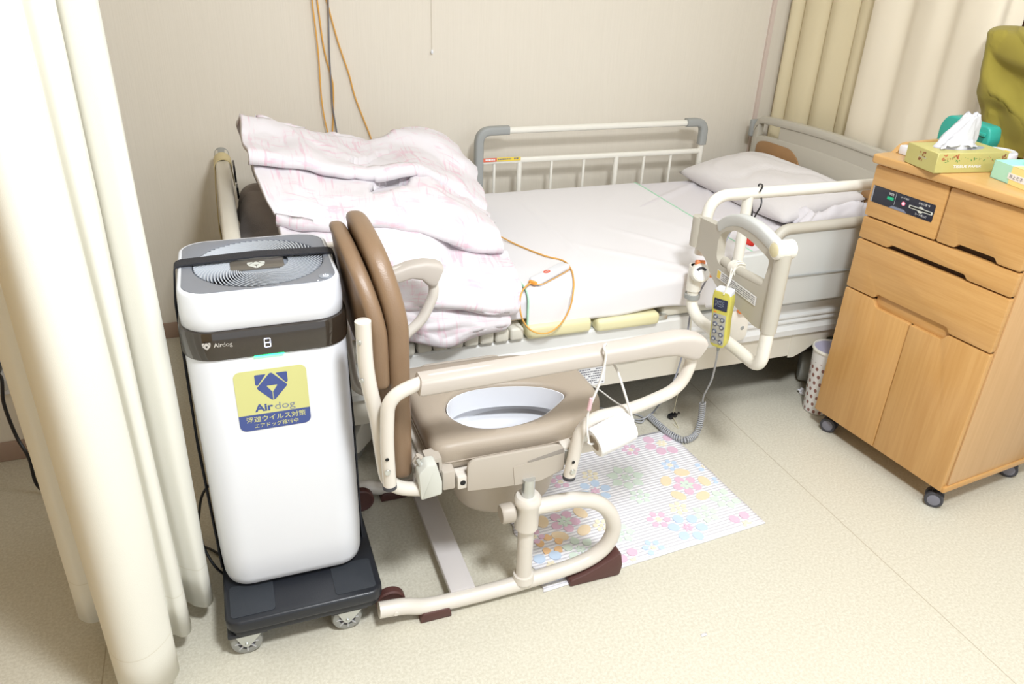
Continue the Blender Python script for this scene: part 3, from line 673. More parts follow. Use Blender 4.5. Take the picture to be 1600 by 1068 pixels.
for k in range(4):
    yb = RL * (0.53 - 0.13 * k)
    for sx_ in (-1, 1):
        b_ = MB().lathe([(0.0001, 0.0112), (0.0048, 0.0112), (0.006, 0.0100), (0.0065, 0.0088)], 18, Mc @ Matrix.Translation((0.0095 * sx_, yb - 0.003 * sx_, 0))).build('button', mat('button_blue_grey', (0.09, 0.10, 0.14), 0.45), t)
        MB().lathe([(0.0001, 0.0116), (0.0033, 0.0113), (0.0036, 0.0108)], 14, Mc @ Matrix.Translation((0.0095 * sx_, yb - 0.003 * sx_, 0))).build('button_face', mat('button_face', (0.5, 0.51, 0.5), 0.5), b_)
    MB().box(-0.003, 0.003, yb - 0.0008, yb + 0.0008, 0.0087, 0.0092, M=Mc).build('print', m_ink, t)
MB().tube([Mc @ Vector((0, 0.002, -0.006)), Mc @ Vector((0, -0.016, -0.006))], [0.006, 0.0035], 10).build('strain_relief', m_gcap, t)
# hook over the lower grip
hk = Ms @ Vector((0.215, 0.640, 0))
MB().tube(cr([RT + Vector((0.004, 0, -0.01)), RT + Vector((0.012, 0.0, 0.025)), hk + Vector((-0.018, 0, 0.004)), hk + Vector((-0.006, 0, 0.022)), hk + Vector((0.015, 0, 0.017)), hk + Vector((0.019, 0, 0.0))], 6), 0.0022, 8).build('hook', m_creaml, t)
MB().tube(cr([RT + Vector((-0.004, -0.008, -0.01)), RT + Vector((0.006, -0.010, 0.025)), hk + Vector((-0.020, -0.012, 0.004)), hk + Vector((-0.008, -0.012, 0.022)), hk + Vector((0.013, -0.012, 0.017))], 6), 0.0022, 8).build('hook', m_creaml, t)
# clip on the lower grip
MB().tube([Ms @ Vector((0.195, 0.641, 0)), Ms @ Vector((0.225, 0.642, 0))], 0.0185, 16).build('hanger_clip', m_creaml, t)
# cable: straight, then coiled to the floor
m_gcab = mat('grey_cable', (0.42, 0.43, 0.45), 0.45)
st = [Mc @ Vector((0, -0.014, -0.006)), at(1113, 590, 1, 1.60), at(1100, 617, 1, 1.68), at(1098, 628, 1, 1.70)]
MB().tube(cr(st, 8), 0.0028, 8).build('cable', m_gcab, t)
core = cr([at(1098, 628, 1, 1.70), at(1095, 655, 1, 1.70), at(1087, 678, 2, 0.015), at(1070, 687, 2, 0.013), at(1048, 678, 2, 0.013), at(1028, 662, 2, 0.013), at(1014, 649, 2, 0.013)], 60)
# resample evenly and wind
Ls = [0]
for a_, b_ in zip(core, core[1:]): Ls.append(Ls[-1] + (b_ - a_).length)
tot = Ls[-1]; turns = 44; per = 10; pts = []; j = 0; nrm = Vector((1, 0, 0))
for k in range(turns * per + 1):
    s_ = tot * k / (turns * per)
    while j < len(Ls) - 2 and Ls[j + 1] < s_: j += 1
    u_ = (s_ - Ls[j]) / max(1e-9, Ls[j + 1] - Ls[j]); c_ = core[j].lerp(core[j + 1], u_); T_ = (core[j + 1] - core[j]).normalized()
    nrm = (nrm - T_ * nrm.dot(T_)).normalized(); bn_ = T_.cross(nrm); a_ = 2 * PI * k / per
    pts.append(c_ + (nrm * math.cos(a_) + bn_ * math.sin(a_)) * 0.0088)
MB().tube(pts, 0.0023, 6).build('coiled_cable', m_gcab, t)
rest = [at(1014, 649, 2, 0.02), at(1000, 655, 2, 0.008), at(978, 652, 2, 0.005), at(985, 645, 2, 0.005), at(1005, 652, 2, 0.006), at(1000, 660, 2, 0.006), at(975, 650, 2, 0.005), at(952, 640, 2, 0.005), at(900, 628, 2, 0.005)]
MB().tube(cr(rest, 6), 0.0028, 8).build('cable', m_gcab, t)

# grey cable hanging down from the grab bar to the floor, and a cream string with a black clip
cb = [at(1146, 352, 1, 1.80), at(1110, 425, 1, 1.74), at(1082, 480, 1, 1.735), at(1073, 525, 1, 1.72), at(1060, 575, 1, 1.72), at(1045, 610, 1, 1.74), at(1022, 642, 2, 0.012), at(1010, 652, 2, 0.006)]
tag(MB().tube(cr(cb, 8), 0.0028, 8).build('grey_cable', mat('blue_grey_cable', (0.28, 0.29, 0.34), 0.5)), 'thin grey cable dropping from the grab bar past the mattress to the floor', 'cable')
t = empty('clip_string', at(1052, 650, 2, 0), 'black clip on a thin cream string lying on the floor under the bed edge', 'string')
k0 = at(1052, 650, 2, 0.008)
MB().tube(cr([at(1080, 480, 1, 1.725), at(1078, 520, 1, 1.722), at(1062, 600, 1, 1.75), k0 + Vector((0, 0, 0.03)), k0, at(1060, 668, 2, 0.002), at(1052, 662, 2, 0.002)], 8), 0.0012, 6).build('string', mat('cream_string', (0.72, 0.68, 0.5), 0.8), t)
MB().box(-0.016, 0.016, -0.009, 0.009, 0.0, 0.015, 0.004, M=Matrix.Translation(at(1050, 652, 2, 0.001)) @ Matrix.Rotation(0.3, 4, 'Z')).build('clip', m_dark, t)
MB().tube([k0 + Vector((0.012, 0, 0.002)), k0 + Vector((0.026, 0.010, 0.006)), k0 + Vector((0.028, 0.004, 0.0))], 0.002, 6).build('clip_lever', m_dark, t)

# black hook strap with a red tag, hung over the near rail
t = empty('hook_strap', (1.375, NR, 0.77), 'black S-hook and strap with a red tag hanging on the near bed rail', 'hook')
hx = at(1185, 300, 1, NR).x
MB().tube(cr([(hx - 0.012, NR - 0.020, 0.776), (hx - 0.004, NR - 0.018, 0.789), (hx + 0.006, NR, 0.7905), (hx + 0.012, NR + 0.019, 0.780), at(1190, 316, 1, NR - 0.02), at(1181, 335, 1, NR - 0.02), at(1174, 347, 1, NR - 0.015)], 8), 0.0024, 8).build('hook', m_dark, t)
MB().tube([at(1175, 316, 1, NR + 0.004), at(1173, 334, 1, NR + 0.006), at(1172, 350, 1, NR + 0.01), at(1171, 368, 1, NR + 0.03)], [0.002, 0.006, 0.004, 0.003], 8).build('strap', m_dark, t)
q_ = at(1172, 376, 1, NR + 0.045)
MB().box(-0.018, 0.018, -0.008, 0.008, -0.014, 0.014, 0.006, M=Matrix.Translation(q_) @ Matrix.Rotation(0.4, 4, 'Y')).build('tag', mat('red_plastic', (0.62, 0.03, 0.02), 0.35), t)

# nurse call button with its orange cord on the draw sheet
ZC = MT + 0.0075 + 0.004
c4 = [at(825, 441, 2, ZC), at(841, 449, 2, ZC), at(891, 423, 2, ZC), at(876, 414, 2, ZC)]
ux = ((c4[3] - c4[0]) + (c4[2] - c4[1])).normalized(); cc = sum(c4, Vector()) / 4; ln = ((c4[3] - c4[0]).length + (c4[2] - c4[1]).length) / 2; uy = Vector((0, 0, 1)).cross(ux)
t = empty('nurse_call_button', cc, 'white nurse call button with a red mark and orange cord, lying on the draw sheet', 'call button')
Mb = frame((cc.x, cc.y, ZC), ux, uy)
MB().prism(rrect(ln, 0.034, 0.008, 5), 0, 0.017, Mb, 0.005, 3).build('body', m_white, t)
MB().prism([(0.0125 * math.cos(a_), 0.0085 * math.sin(a_)) for a_ in [2 * PI * k / 28 for k in range(28)]], 0.017, 0.0178, Mb @ Matrix.Translation((-0.012, 0.003, 0))).build('button_mark', mat('red_mark', (0.72, 0.11, 0.05), 0.5), t)
text('print', '呼出', Mb @ Matrix.Translation((-0.012, 0.003, 0.0181)), m_paper, w=0.015, h=0.007, parent=t)
for sg in (-1, 1): MB().box(sg * ln / 2 - 0.007, sg * ln / 2 + 0.006, -0.013, 0.013, 0.002, 0.013, 0.004, M=Mb).build('end_sleeve', mat('orange_sleeve', (0.85, 0.35, 0.06), 0.5), t)
zs = ZC + 0.001
cp = [at(735, 352, 2, 0.60), at(767, 362, 2, 0.55), at(805, 381, 2, zs), at(850, 399, 2, zs), at(880, 407, 2, zs), at(892, 420, 2, zs), at(896, 435, 2, zs), at(896, 455, 1, 1.765), at(890, 482, 1, 1.752), at(875, 507, 1, 1.748), at(855, 520, 1, 1.746), at(832, 517, 1, 1.746), at(817, 500, 1, 1.748), at(812, 475, 1, 1.755), at(816, 455, 1, 1.768), at(826, 444, 2, ZC + 0.006), Mb @ Vector((-ln / 2, 0, 0.007))]
MB().tube(cr(cp, 8), 0.0024, 8).build('cord', m_orange, t)
MB().tube(cr([Mb @ Vector((-ln / 2, -0.008, 0.006)), Mb @ Vector((-ln / 2 + 0.02, -0.021, 0.003)), Mb @ Vector((ln / 2 - 0.015, -0.019, 0.003)), Mb @ Vector((ln / 2, -0.006, 0.007))], 6), 0.0014, 6).build('cord', m_orange, t)

# ------------------------------------------------------------------ pillow
def pillow(name, c, sx_, sy_, h, rz, m, seed=0, tilt=0):
    n, v = 34, []; top = []
    def h_(u, w): 
        e = (1 - abs(u) ** 2.4) * (1 - abs(w) ** 2.4); return max(0, e) ** 0.42
    f = []; Mx = Matrix.Translation(c) @ Matrix.Rotation(rz, 4, 'Z') @ Matrix.Rotation(tilt, 4, 'Y')
    for s_ in (1, -1):
        for j in range(n + 1):
            for i in range(n + 1):
                u, w = -1 + 2 * i / n, -1 + 2 * j / n
                x = u * (1 - 0.07 * (1 - w * w) * abs(u) ** 3 * 0 - 0.05 * (abs(w) < 2) * (1 - abs(w) ** 2) * 0); 
                x = u * (1 - 0.045 * (1 - abs(w) ** 1.5) * abs(u)); y = w * (1 - 0.035 * (1 - abs(u) ** 1.5) * abs(w))
                z = h_(u, w) * h * (0.5 if s_ > 0 else 0.42) * s_
                if s_ > 0: z += 0.010 * h_(u, w) * noise.noise(Vector((u * 2.2 + seed, w * 2.6, 1))) - 0.008 * h_(u, w) * max(0, 1 - 6 * abs(noise.noise(Vector((u * 1.7 + seed, w * 1.5 + 4, 2)))))
                v.append(Mx @ Vector((x * sx_ / 2, y * sy_ / 2, z)))
    w_ = n + 1
    for s_ in (0, 1):
        b_ = s_ * w_ * w_
        for j in range(n):
            for i in range(n):
                q = [b_ + j * w_ + i, b_ + j * w_ + i + 1, b_ + (j + 1) * w_ + i + 1, b_ + (j + 1) * w_ + i]; f.append(q if s_ == 0 else q[::-1])
    o = mesh_obj(name, v, f, m, None, True, 180)
    bm_ = bmesh.new(); bm_.from_mesh(o.data); bmesh.ops.remove_doubles(bm_, verts=bm_.verts[:], dist=0.0006); bm_.to_mesh(o.data); bm_.free()
    return o
o = pillow('pillow', (1.918, 2.38, MT + 0.060), 0.355, 0.66, 0.135, math.radians(2), m_pillow, 3, tilt=math.radians(-9)); tag(o, 'white pillow lying at the head end of the bed', 'pillow')
# rumpled end of the pillowcase / towel beside it
def rumple(name, x0, x1, y0, y1, z, m, amp, n=40, seed=0, label='', cat=''):
    G = []
    for j in range(n + 1):
        row = []
        for i in range(n + 1):
            u, w = i / n, j / n; e = min(1, 6 * min(u, 1 - u, w, 1 - w))
            x = x0 + (x1 - x0) * u + 0.012 * noise.noise(Vector((w * 6, seed, 1))); y = y0 + (y1 - y0) * w + 0.016 * noise.noise(Vector((u * 6, seed, 2)))
            hh = amp * (0.35 + 0.65 * e) * (0.55 + noise.noise(Vector((u * 3.1 + seed, w * 2.2, 0))) * 0.8 + 0.5 * max(0, 1 - 5 * abs(noise.noise(Vector((u * 2.0 + seed, w * 3.2, 7))))))
            row.append(Vector((x, y, z + max(0.002, hh))))
        G.append(row)
    o = grid_obj(name, G, m, thick=0.002); return tag(o, label, cat)
rumple('folded_towel', 1.80, 2.075, 1.925, 2.10, MT + 0.004, m_sheet, 0.075, seed=4, label='rumpled lavender white cloth bunched beside the pillow, at the near side of the mattress', cat='cloth')

# ------------------------------------------------------------------ duvet: printed cotton, bunched at the foot end
m_duv = cloth_mat('duvet_print', (0.82, 0.78, 0.80), 0.0, bump=0.1, bscale=500)
N, L, p = nodes(m_duv)
uv = N.new('ShaderNodeUVMap'); uv.uv_map = 'UVMap'
def lines(sv, seedv):
    mp = N.new('ShaderNodeMapping'); mp.inputs['Location'].default_value = (seedv, seedv, 0); mp.inputs['Scale'].default_value = (*sv, 1)
    L.new(uv.outputs[0], mp.inputs[0]); a = noise_tex(N, L, mp.outputs[0], 1.0, 3, 0.6)
    mp2 = N.new('ShaderNodeMapping'); mp2.inputs['Scale'].default_value = (9, 9, 1); mp2.inputs['Location'].default_value = (seedv * 3, 0, 0); L.new(uv.outputs[0], mp2.inputs[0])
    b_ = ramp(N, L, noise_tex(N, L, mp2.outputs[0], 1.0, 3), 0.42, 0.62)
    return math_node(N, L, 'MULTIPLY', ramp(N, L, a, 0.53, 0.62), b_)
pk = math_node(N, L, 'MINIMUM', math_node(N, L, 'ADD', lines((70, 9), 1.0), lines((9, 70), 5.0)), 1.0)
vor = N.new('ShaderNodeTexVoronoi'); vor.inputs['Scale'].default_value = 6.5; vor.inputs['Randomness'].default_value = 0.8; L.new(uv.outputs[0], vor.inputs['Vector'])
dots = math_node(N, L, 'LESS_THAN', math_node(N, L, 'ADD', vor.outputs['Distance'], math_node(N, L, 'MULTIPLY', noise_tex(N, L, uv.outputs[0], 60, 2), 0.10)), 0.135)
sepc = N.new('ShaderNodeSeparateColor'); L.new(vor.outputs['Color'], sepc.inputs[0])
yd = math_node(N, L, 'MULTIPLY', dots, math_node(N, L, 'LESS_THAN', sepc.outputs[0], 0.5))
bd = math_node(N, L, 'MULTIPLY', dots, math_node(N, L, 'GREATER_THAN', sepc.outputs[0], 0.75))
c_ = mixc(N, L, math_node(N, L, 'MULTIPLY', pk, 0.62), (0.735, 0.70, 0.725), (0.72, 0.44, 0.53))
c_ = mixc(N, L, math_node(N, L, 'MULTIPLY', yd, 0.7), c_, (0.80, 0.74, 0.38))
c_ = mixc(N, L, math_node(N, L, 'MULTIPLY', bd, 0.5), c_, (0.62, 0.70, 0.84))
L.new(c_, p.inputs['Base Color'])
def rumpled(ctrl, nu, nv, amp, seed, sc=4.5, ext=0.0):
    G = patch(ctrl, nu, nv); H_, W_ = len(G), len(G[0]); out = []
    for j in range(H_):
        row = []
        for i in range(W_):
            a = G[j][min(i + 1, W_ - 1)] - G[j][max(i - 1, 0)]; b_ = G[min(j + 1, H_ - 1)][i] - G[max(j - 1, 0)][i]; n_ = a.cross(b_)
            n_ = n_.normalized() if n_.length > 1e-9 else Vector((0, 0, 1))
            if n_.y > 0.2 and n_.z < 0: n_ = -n_
            q = G[j][i]; k = Vector((q.x * 1.2 + q.y * 0.5 + seed, q.y * 0.7 + q.z * 1.6, q.z * 0.9 - seed)) * sc
            w_ = noise.noise(k * 0.5) * 0.35
            r1 = 1 - abs(noise.noise(k + Vector((w_, w_, w_)))) * 3.2
            r2 = 1 - abs(noise.noise(k * 2.1 + Vector((5 + w_, 1, 2)))) * 3.2
            am = amp * max(0.25, min(1.0, b_.length / 0.010))
            d_ = am * (max(-0.3, r1) * 1.0 + 0.34 * max(-0.3, r2) + 1.0 * noise.noise(k * 0.6 + Vector((9, 9, 9))))
            row.append(q + n_ * d_ * (-1 if (n_.z < 0 and n_.y > 0) else 1))
        out.append(row)
    return out
def A(px, py, y): return at(px, py, 1, y)
duv_ctrl = [
    [V3(.10, 2.50, .62), V3(.16, 2.60, .58), V3(.26, 2.66, .56), V3(.36, 2.68, .56), V3(.46, 2.69, .56), V3(.56, 2.69, .56), V3(.68, 2.68, .555), V3(.76, 2.64, .55)],
    [A(372, 205, 2.36), A(430, 212, 2.40), A(490, 222, 2.46), A(545, 228, 2.53), A(590, 228, 2.60), A(640, 216, 2.60), A(693, 228, 2.56), A(733, 272, 2.48)],
    [A(372, 191, 2.28), A(430, 203, 2.32), A(490, 213, 2.36), A(545, 223, 2.42), A(590, 224, 2.48), A(640, 209, 2.50), A(697, 223, 2.46), A(737, 270, 2.40)],
    [A(376, 222, 2.18), A(440, 226, 2.20), A(500, 238, 2.23), A(560, 252, 2.28), A(600, 243, 2.38), A(650, 238, 2.40), A(707, 262, 2.35), A(747, 305, 2.28)],
    [A(388, 252, 2.07), A(448, 256, 2.08), A(515, 266, 2.09), A(580, 277, 2.11), A(628, 272, 2.14), A(668, 270, 2.18), A(714, 300, 2.20), A(756, 330, 2.17)],
    [A(392, 262, 2.10), A(452, 266, 2.12), A(518, 277, 2.13), A(583, 290, 2.145), A(628, 286, 2.165), A(671, 286, 2.185), A(718, 316, 2.19), A(760, 344, 2.15)],
    [A(408, 300, 1.98), A(462, 306, 1.98), A(522, 316, 1.98), A(575, 316, 1.99), A(622, 310, 2.00), A(676, 322, 2.02), A(732, 345, 2.03), A(768, 360, 2.02)],
    [A(430, 338, 1.91), A(478, 345, 1.90), A(532, 352, 1.90), A(580, 348, 1.90), A(640, 352, 1.90), A(700, 374, 1.91), A(748, 385, 1.91), A(784, 388, 1.92)],
    [A(434, 350, 1.92), A(480, 358, 1.92), A(534, 364, 1.92), A(582, 360, 1.92), A(642, 366, 1.93), A(702, 389, 1.94), A(752, 399, 1.94), A(792, 401, 1.94)],
    [A(440, 385, 1.84), A(490, 400, 1.82), A(540, 412, 1.82), A(590, 412, 1.815), A(650, 415, 1.81), A(710, 426, 1.81), A(765, 430, 1.815), A(806, 428, 1.83)],
    [A(448, 430, 1.77), A(500, 445, 1.76), A(545, 452, 1.755), A(600, 455, 1.75), A(660, 455, 1.745), A(720, 462, 1.745), A(775, 468, 1.75), A(812, 466, 1.765)],
    [A(455, 462, 1.755), A(505, 472, 1.745), A(550, 478, 1.74), A(600, 480, 1.735), A(655, 480, 1.73), A(720, 482, 1.73), A(772, 489, 1.735), A(806, 488, 1.755)],
    [A(460, 470, 1.80), A(508, 480, 1.79), A(552, 487, 1.785), A(602, 488, 1.78), A(656, 488, 1.775), A(716, 490, 1.775), A(764, 494, 1.78), A(798, 492, 1.795)],
]
for _r in duv_ctrl:
    for _q in _r: _q.y += 0.006
G = rumpled(duv_ctrl, 24, 14, 0.0125, 2.0, 4.2)
mean = sum(((G[0][i + 1] - G[0][i]).length for i in range(len(G[0]) - 1)))
duv = grid_obj('duvet', G, m_duv, thick=0.012, uvscale=(0.95, 1.35)); tag(duv, 'puffy white duvet with pale pink print, bunched over the foot of the bed', 'duvet')
low_ctrl = [
    [A(560, 470, 1.80), A(600, 474, 1.79), A(640, 476, 1.785), A(690, 478, 1.785), A(740, 482, 1.785), A(790, 486, 1.785)],
    [A(560, 482, 1.756), A(600, 486, 1.75), A(640, 488, 1.742), A(690, 490, 1.742), A(742, 495, 1.747), A(794, 494, 1.765)],
    [A(562, 500, 1.750), A(602, 505, 1.740), A(645, 508, 1.735), A(694, 512, 1.733), A(745, 508, 1.737), A(796, 503, 1.757)],
    [A(566, 520, 1.748), A(606, 522, 1.738), A(650, 528, 1.736), A(699, 536, 1.730), A(738, 520, 1.736), A(790, 510, 1.757)],
    [A(566, 524, 1.758), A(606, 526, 1.752), A(650, 531, 1.748), A(699, 539, 1.742), A(740, 524, 1.750), A(788, 512, 1.768)],
]
G = rumpled(low_ctrl, 18, 10, 0.006, 11.0, 9.0)
grid_obj('hem_fold', G, m_duv, parent=duv, thick=0.008, uvscale=(0.4, 0.12))
# grey blanket bundled underneath at the foot end
bl = [[A(372, 330, 2.42), A(392, 298, 2.44), A(430, 292, 2.42), A(470, 300, 2.38)],
      [A(366, 350, 2.34), A(386, 306, 2.34), A(432, 300, 2.30), A(476, 312, 2.26)],
      [A(368, 372, 2.22), A(396, 340, 2.20), A(440, 338, 2.16), A(480, 345, 2.12)],
      [A(372, 392, 2.14), A(404, 385, 2.10), A(446, 385, 2.06), A(486, 388, 2.02)]]
for r_i in bl:
    for q_ in r_i: q_.x = max(q_.x, 0.022)
o = grid_obj('grey_blanket', rumpled(bl, 12, 12, 0.008, 3.0, 7.0), cloth_mat('grey_blanket_wool', (0.36, 0.32, 0.31), 0, bump=0.3, bscale=300), thick=0.012); tag(o, 'brownish grey blanket bulging out from under the duvet beside the footboard', 'blanket')

# ================================================================== COMMODE CHAIR
m_ctube = mat('pale_beige_enamel', (0.69, 0.645, 0.58), 0.28, spec=0.5, coat=0.3)
m_cplas = mat('greige_plastic', (0.47, 0.42, 0.36), 0.45)
m_cpad = mat('taupe_armrest', (0.52, 0.47, 0.42), 0.5)
m_vinyl = mat('brown_vinyl', (0.235, 0.15, 0.088), 0.38, spec=0.5, bump=0.12, bscale=380)
m_seat = mat('taupe_seat_vinyl', (0.37, 0.31, 0.245), 0.42, spec=0.4, bump=0.1, bscale=380)
m_bfoot = mat('maroon_rubber', (0.09, 0.035, 0.03), 0.45)
m_gclamp = mat('pale_grey_green_plastic', (0.60, 0.61, 0.56), 0.4)
com = empty('commode_chair', (0.5, 1.47, 0), 'brown and beige commode chair with its lid up, standing beside the bed', 'commode chair')
YN, YF = 1.256, 1.70
XZ = frame((0, 0, 0), (1, 0, 0), (0, 0, 1))   # local z = -y
def PY(y): return Matrix.Translation((0, y, 0)) @ XZ
for y, sg in ((YN, 1), (YF, -1)):
    pth = cr([(x, y, z) for x, z in ((0.190, 0.050), (0.245, 0.044), (0.290, 0.030), (0.345, 0.026), (0.45, 0.0265), (0.58, 0.034), (0.675, 0.046), (0.725, 0.067), (0.752, 0.100), (0.758, 0.146), (0.735, 0.198), (0.695, 0.232), (0.640, 0.249), (0.59, 0.250), (0.545, 0.250))], 7)
    fr = MB().tube(pth, 0.0185, 16).build('base_frame', m_ctube, com)
    MB().lathe([(0.0001, 0.0205), (0.005, 0.0205), (0.006, 0.018)], 12, frame((0.225, y, 0.046), (1, 0, 0), (0, 0, 1))).build('bolt', m_ctube, fr)
    MB().tube([(0.532, y, 0.030), (0.532, y, 0.235)], 0.0185, 18).build('post', m_ctube, com)
    MB().lathe([(0.0001, 0), (0.026, 0), (0.024, 0.018), (0.0001, 0.02)], 20, Matrix.Translation((0.532, y, 0.040))).build('post_foot', m_ctube, com)
    cl = MB().lathe([(0.0195, 0.20), (0.027, 0.20), (0.0275, 0.205), (0.0275, 0.262), (0.031, 0.270), (0.031, 0.282), (0.026, 0.289), (0.018, 0.289)], 28, Matrix.Translation((0.532, y, 0))).build('collar', m_cplas if False else m_ctube, com)
    MB().tube([(0.532, y, 0.28), (0.532, y, 0.335)], 0.0145, 16).build('inner_post', m_steel, com)
    kn = MB().lathe([(0.0001, -0.004), (0.020, -0.004), (0.0225, 0.0), (0.0225, 0.024), (0.018, 0.028), (0.015, 0.026), (0.0001, 0.026)], 26, frame((0.485, y, 0.250), (0, 1, 0), (0, 0, 1))).build('knob', m_cplas, com)
    kn.data.transform(Matrix.Translation((-0.012, 0, 0)))
    MB().tube([(0.475, y, 0.250), (0.51, y, 0.250)], 0.004, 8).build('knob_shaft', mat('brass_screw', (0.6, 0.5, 0.2), 0.3, metal=0.8), kn)
    # feet
    MB().prism(rpoly([(0.278, 0.0), (0.352, 0.0), (0.350, 0.016), (0.345, 0.026), (0.285, 0.026), (0.280, 0.016)], 0.004), -0.022, 0.022, PY(y), 0.003).build('foot', m_bfoot, com)
    MB().prism(rpoly([(0.645, 0.0), (0.778, 0.0), (0.784, 0.03), (0.776, 0.072), (0.740, 0.052), (0.69, 0.030), (0.645, 0.018)], [0.006, 0.008, 0.01, 0.008, 0.03, 0.02, 0.006], 5), -0.024, 0.024, PY(y), 0.004).build('front_foot', m_bfoot, com)
    wh = MB().lathe([(0.0001, -0.011), (0.017, -0.011), (0.019, -0.008), (0.030, -0.011), (0.034, -0.008), (0.034, 0.008), (0.030, 0.011), (0.019, 0.008), (0.0001, 0.008)], 28, frame((0.222, y + sg * 0.036, 0.0345), (1, 0, 0), (0, 0, 1))).build('rear_wheel', m_bfoot, com)
MB().box(0.356, 0.416, YN + 0.005, YF - 0.005, 0.030, 0.048, 0.004).build('cross_bar', mat('crossbar_enamel', (0.58, 0.55, 0.54), 0.35), com)
# seat rails
for y in (1.292, 1.648):
    MB().box(0.285, 0.72, y - 0.010, y + 0.010, 0.352, 0.372, 0.004).build('seat_rail', m_ctube, com)
# side panel with its open pocket
for y, sg in ((1.262, 1), (1.682, -1)):
    pn = MB().prism(rpoly([(0.393, 0.330), (0.393, 0.398), (0.405, 0.408), (0.598, 0.408), (0.612, 0.398), (0.616, 0.338), (0.560, 0.318), (0.515, 0.320), (0.47, 0.322)], [0.002, 0.012, 0.012, 0.014, 0.012, 0.004, 0.02, 0.01, 0.02], 4), -0.004, 0.004, PY(y), 0.0015).build('side_panel', m_cplas, com)
    MB().prism([(0.495, 0.3715), (0.6145, 0.3845), (0.6145, 0.342), (0.56, 0.3215), (0.500, 0.3225)], 0.0040 if sg > 0 else -0.0055, 0.0055 if sg > 0 else -0.0040, PY(y)).build('pocket', m_cplas, pn, smooth=False)
    MB().prism([(0.528, 0.3765), (0.612, 0.3850), (0.612, 0.3965), (0.528, 0.3800)], 0.0042 if sg > 0 else -0.0050, 0.0050 if sg > 0 else -0.0042, PY(y)).build('pocket_shade_patch', mat('pocket_shade', (0.30, 0.27, 0.24), 0.6), pn, smooth=False)  # flat dark patch, paints the shade inside the pocket's mouth
MB().box(0.372, 0.395, 1.262, 1.300, 0.335, 0.368, 0.004).build('hinge_block', m_ctube, com)
MB().lathe([(0.0001, 0.001), (0.006, 0.001), (0.0065, 0)], 14, frame((0.384, 1.262, 0.352), (1, 0, 0), (0, 0, 1))).build('screw_hole', m_hole, com)
MB().box(0.338, 0.366, 1.256, 1.304, 0.345, 0.392, 0.004).build('hinge_block', m_cplas, com)
MB().box(0.612, 0.640, 1.262, 1.300, 0.345, 0.395, 0.003).build('arm_bracket', m_ctube, com)
MB().box(0.616, 0.632, 1.256, 1.262, 0.355, 0.388, 0.001).build('bracket_plate', m_steel, com)
# seat cushion with its long opening
so = rpoly([(0.325, 1.285), (0.64, 1.285), (0.765, 1.36), (0.765, 1.57), (0.64, 1.645), (0.325, 1.645)], [0.035, 0.09, 0.07, 0.07, 0.09, 0.035], 8)
hole = cr([(0.395, 1.415, 0), (0.430, 1.352, 0), (0.50, 1.328, 0), (0.585, 1.343, 0), (0.650, 1.385, 0), (0.683, 1.425, 0), (0.640, 1.472, 0), (0.555, 1.500, 0), (0.470, 1.503, 0), (0.415, 1.475, 0)], 8, closed=True)
hole = [(q.x, q.y + 0.004) for q in hole]
def seat_mb(zb, zt, rr):
    c = Vector((0.54, 1.42)); n = 120
    def hit(poly, a):
        d_ = Vector((math.cos(a), math.sin(a))); best = None
        for i in range(len(poly)):
            p0 = Vector(poly[i]) - c; e = Vector(poly[(i + 1) % len(poly)]) - Vector(poly[i]); den = d_.x * e.y - d_.y * e.x
            if abs(den) < 1e-12: continue
            tt = (p0.x * e.y - p0.y * e.x) / den; ss = (p0.x * d_.y - p0.y * d_.x) / den
            if tt > 0 and -1e-6 <= ss <= 1 + 1e-6 and (best is None or tt > best): best = tt
        return best
    v = []; f = []; K = 0
    for k in range(n):
        a = 2 * PI * k / n; d_ = Vector((math.cos(a), math.sin(a))); ro, ri = hit(so, a), hit(hole, a); ring = []
        for t_ in (0, 30, 60, 90): th = math.radians(t_); ring.append((ro - rr + rr * math.sin(th) if t_ < 90 else ro, zb + rr * 0.6 * (1 - math.sin(th)) if False else zb + rr * 0.5 * (t_ / 90)))
        ring = [(ro - rr * 0.5, zb), (ro - rr * 0.15, zb + rr * 0.15), (ro, zb + rr * 0.5)]
        for t_ in (0, 22, 45, 67, 90): th = math.radians(t_); ring.append((ro - rr + rr * math.cos(th), zt - rr + rr * math.sin(th)))
        mid = (ro - rr) * 0.5 + (ri + 0.012) * 0.5; ring.append((mid, zt + 0.003))
        for t_ in (0, 30, 60, 90): th = math.radians(t_); ring.append((ri + 0.014 - 0.014 * math.sin(th), zt - 0.003 - 0.014 + 0.014 * math.cos(th)))
        ring.append((ri, zt - 0.045)); ring.append((ri + 0.006, zb))
        K = len(ring)
        v += [(c.x + d_.x * r, c.y + d_.y * r, z) for r, z in ring]
    for k in range(n):
        for j in range(K): f.append([k * K + j, ((k + 1) % n) * K + j, ((k + 1) % n) * K + (j + 1) % K, k * K + (j + 1) % K])
    return MB().add(v, f)
st_ = seat_mb(0.374, 0.434, 0.022).build('seat', m_seat, com, angle=50)
pts = [Vector((0.54, 1.42, 0)) + (Vector((x, y, 0)) - Vector((0.54, 1.42, 0))) * 1.003 for x, y in so]
MB().tube([Vector((q.x, q.y, 0.394)) for q in pts] + [Vector((pts[0].x, pts[0].y, 0.394))], 0.0016, 6, caps=False).build('seat_seam', m_seat, st_)
